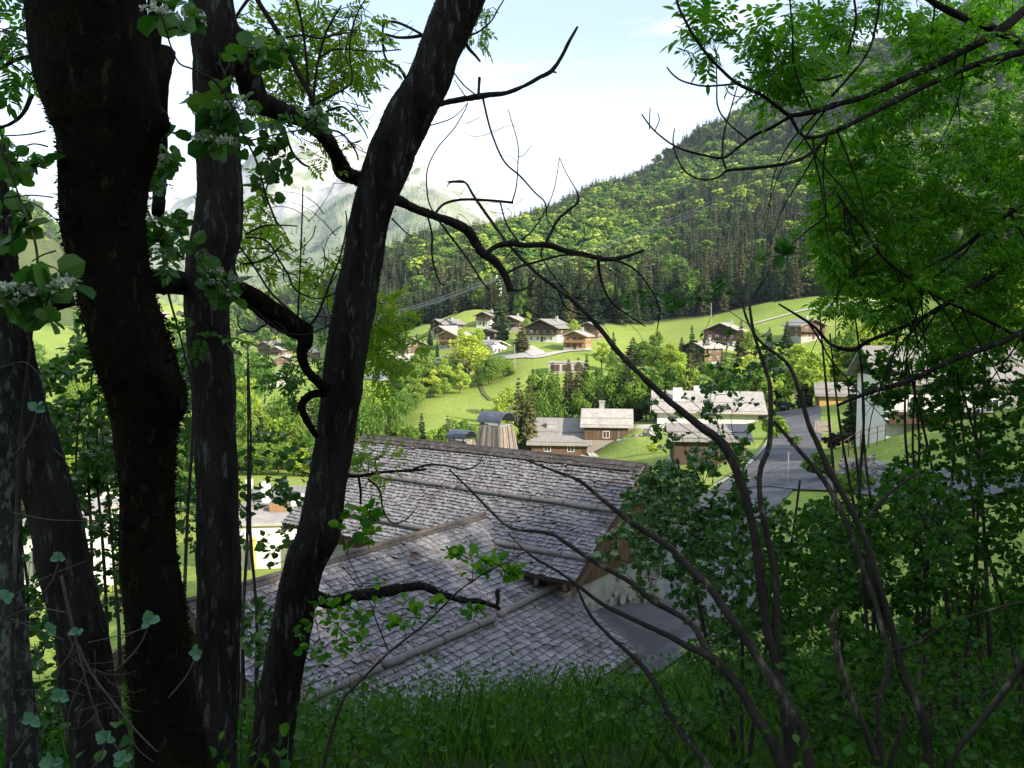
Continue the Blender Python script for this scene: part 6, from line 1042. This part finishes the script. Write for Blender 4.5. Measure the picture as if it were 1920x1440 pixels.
shrub('thin young maple in front of the shingle roof, right of the leaning trunk', [ys([(856, 1111, 3), (798, 1169, 3.5), (731, 1222, 4.5), (669, 1284, 5), (642, 1316, 6), (615, 1400, 7), (595, 1500, 8)], 4.3, 4.1), ys([(642, 1062, 2), (691, 1124, 2), (704, 1160, 2.5), (727, 1218, 3)], 4.3), ys([(960, 1050, 2), (900, 1080, 2.5), (856, 1111, 3)], 4.3), ys([(640, 1000, 2), (650, 1040, 2), (680, 1100, 2)], 4.4)],
      [(((870, 1050, 60, 26, 4.4, .1), 10), dict(kind='broad', size=.06, leaves=5, maxlen=.3)), (((945, 1065, 50, 20, 4.4, .1), 8), dict(kind='broad', size=.046, leaves=6, maxlen=.3)), (((680, 990, 46, 45, 4.5, .1), 14), dict(kind='broad', size=.06, leaves=5, maxlen=.4)), (((660, 1180, 50, 60, 4.4, .1), 14), dict(kind='broad', size=.046, leaves=6, maxlen=.35)), (((600, 1180, 50, 60, 4.6, .1), 12), dict(kind='broad', size=.046, leaves=6, maxlen=.5, flowers=.4, flower_r=.018)), (((740, 1130, 50, 50, 4.4, .1), 8), dict(kind='broad', size=.05, leaves=4, maxlen=.3)), (((800, 1160, 60, 40, 4.4, .1), 8), dict(kind='broad', size=.05, leaves=4, maxlen=.3)), (((890, 1140, 30, 16, 4.9, .1), 4), dict(kind='broad', size=.05, leaves=5, maxlen=.3))], leaf='leaf_ash', name='maple_sapling')
# dry twigs and pale seedlings close to the lens
p = Plant('dry_branch', 'dead grey branch with brittle side twigs hanging in the lower left corner', 'branch', base=tuple(W(120, 1080, 2.1))); p.mt = 'drytwig'
for q in ([(115, 1080, 7), (130, 1150, 8), (145, 1210, 6), (165, 1290, 4), (185, 1350, 3), (200, 1380, 2)], [(148, 1210, 5), (170, 1260, 5), (215, 1320, 4.5), (255, 1370, 4), (295, 1410, 2.5)], [(130, 1150, 3), (60, 1140, 2.5), (0, 1165, 2)], [(120, 1200, 2.5), (70, 1180, 2.2), (20, 1160, 2)], [(160, 1260, 3), (130, 1330, 2.5), (128, 1390, 1.5)], [(240, 1350, 3), (255, 1400, 2.5), (290, 1430, 1.5)], [(0, 1130, 2.2), (70, 1090, 2.4), (140, 1060, 2), (165, 1050, 1.2)], [(165, 1205, 2), (230, 1190, 1.8), (280, 1176, 1.4)], [(180, 1350, 3), (225, 1410, 3.5), (260, 1460, 4)], [(0, 690, 1.6), (50, 680, 1.8), (85, 730, 1.6), (75, 800, 1.2)], [(20, 960, 2), (100, 975, 2), (200, 975, 1.6)], [(100, 840, 2), (130, 860, 2), (200, 845, 2), (215, 850, 1.2)]):
    limb(p, [(a, b, c_, 2.1) for a, b, c_ in q], 0, sides=6, sub=5, kind='st')
for _ in range(26):
    a = np.array([random.uniform(60, 240), random.uniform(1150, 1380)]); an = random.uniform(-.6, 3.7); q = [a]
    for k in range(4): an += random.uniform(-.5, .5); q.append(q[-1] + np.array([math.cos(an), math.sin(an)]) * random.uniform(10, 26))
    limb(p, [(u[0], u[1], 2.0 - .3 * k, 2.15) for k, u in enumerate(q)], 0, sides=4, sub=2, kind='tw')
p.finish('drytwig', 'drytwig', 'leaf_pale', ('branch', 'twigs', 'foliage', 'blossom'))
sp = [(112, 1045, .05, 'upper left of the dry branch'), (281, 1163, .055, 'on the front of the thick mossy trunk'), (368, 1225, .05, 'between the two thick trunks'), (145, 1185, .04, 'at the top of the dry branch'), (115, 1305, .07, 'left of the dry branch tip'), (60, 1350, .05, 'at the lower left edge'), (200, 1385, .06, 'below the dry branch'), (232, 1420, .05, 'at the foot of the thick mossy trunk'), (100, 1430, .08, 'in the bottom left corner'), (15, 1120, .05, 'at the left frame edge'), (70, 765, .045, 'high on the far-left leaning trunk'), (95, 1180, .04, 'beside the far-left leaning trunk')]
for px, py, s, wh in sp:
    Yp = 2.0; P = W(px, py, Yp); e = tag(empty('seedling', P), 'small pale green leaf cluster %s' % wh, 'seedling', 'pale seedlings in front of the left trunks')
    st = MB(); st.tube([(0, 0, 0), (-.03, .02, -.06), (-.08, .03, -.12)], [.0018, .002, .0022], 5, sub=4); st.build('stem', M['drytwig'], e, True); lf = MB(); n = 4; D = rdir(n, .5, .6); D[:, 1] -= .2
    a0 = random.uniform(0, 6); D = np.array([(math.cos(a0 + k * 1.7), -.35, .55 * math.sin(a0 + k * 1.7) + .25) for k in range(n)]); add_leaves(lf, np.zeros((n, 3)), D, np.array([(0, -.8, .7)] * n) + RNG.normal(size=(n, 3)) * .2, s * .48 * RNG.uniform(.7, 1.15, n), 'broad', 0); lf.build('leaves', M['leaf_pale'], e)
# ------------------------------------------------------------------ grass and low growth on the bank
n = 34000; r = np.sqrt(RNG.uniform(1.5 ** 2, 15.2 ** 2, n)); a = RNG.uniform(R(-42), R(44), n); x = r * np.sin(a); y = r * np.cos(a); z = H(x, y); d = np.clip(fbm(np.stack([x, y, 0 * x], 1) * .7, 2, 61), -1, 1)
k = RNG.random(n) < .75 + .5 * d; x, y, z = x[k], y[k], z[k]; n = len(x); mb = MB(); hgt = RNG.uniform(.18, .62, n) * (1 + .3 * d[k]); ln = RNG.normal(size=(n, 2)) * .35; P0 = np.stack([x, y, z - .03], 1); s = RNG.uniform(0, 6.28, n); sd = np.stack([np.cos(s), np.sin(s), 0 * s], 1) * (RNG.uniform(.003, .007, n) * (1 + r[k] * .06))[:, None]
P1 = P0 + np.stack([ln[:, 0] * .35 * hgt, ln[:, 1] * .35 * hgt, hgt * .55], 1); P2 = P0 + np.stack([ln[:, 0] * hgt, ln[:, 1] * hgt, hgt * .95], 1); V = np.stack([P0 - sd, P0 + sd, P1 + sd * .8, P2, P1 - sd * .8], 1); i = np.arange(n)[:, None] * 5
mb.add(V.reshape(-1, 3), i + np.arange(5)[None]); tag(mb.build('tall_grass', M['grass']), 'tall uncut grass covering the shaded bank', 'grass', kind='stuff')
n = 4200; r = np.sqrt(RNG.uniform(3 ** 2, 15.5 ** 2, n)); a = RNG.uniform(R(-40), R(42), n); x = r * np.sin(a); y = r * np.cos(a); z = H(x, y); k = RNG.random(n) < .6 + .8 * fbm(np.stack([x, y, 0 * x], 1) * .5, 2, 66); x, y, z, r = x[k], y[k], z[k], r[k]; mb = MB(); st = MB(); n = len(x)
for q in range(n):
    h_ = random.uniform(.25, .8) * (1.15 if 12 < r[q] < 14 else 1); t = np.array([random.uniform(-.2, .2), random.uniform(-.2, .2), h_]); m_ = 14; u = RNG.uniform(.2, 1, m_); c = np.array([x[q], y[q], z[q]]) + t * u[:, None] + RNG.normal(size=(m_, 3)) * .10 * h_; add_leaves(mb, c, rdir(m_, .1, .6), rdir(m_, 1.2, .6), RNG.uniform(.03, .065, m_), 'broad', 0)
    if q % 3 == 0: st.tube([(x[q], y[q], z[q] - .05), tuple(np.array([x[q], y[q], z[q]]) + t * 1.05)], [.004, .002], 3)
mb.m = [m_ for m_ in mb.m]; o = mb.build('undergrowth', M['leaf_hazel']); tag(o, 'low leafy undergrowth mixed into the grass of the bank', 'undergrowth', kind='stuff'); st.build('stalks', M['twig'], o)
# ------------------------------------------------------------------ air of the valley
m = bpy.data.materials.new('valley_air'); m.use_nodes = True; t = m.node_tree; t.nodes.clear(); pv = N(t, 'ShaderNodeVolumePrincipled'); pv.inputs['Color'].default_value = (.60, .78, 1, 1); pv.inputs['Density'].default_value = HAZE = .00005; pv.inputs['Anisotropy'].default_value = .0
ou = N(t, 'ShaderNodeOutputMaterial'); t.links.new(pv.outputs[0], ou.inputs['Volume']); mb = MB(); zlo, zhi = float(Z_.min()) - 1, float(Z_.max()) + 40; mb.box((0, 0, (zlo + zhi) / 2), (18400, 18400, zhi - zlo)); tag(mb.build('haze', m), 'thin blue haze filling the valley air', 'haze', kind='stuff')
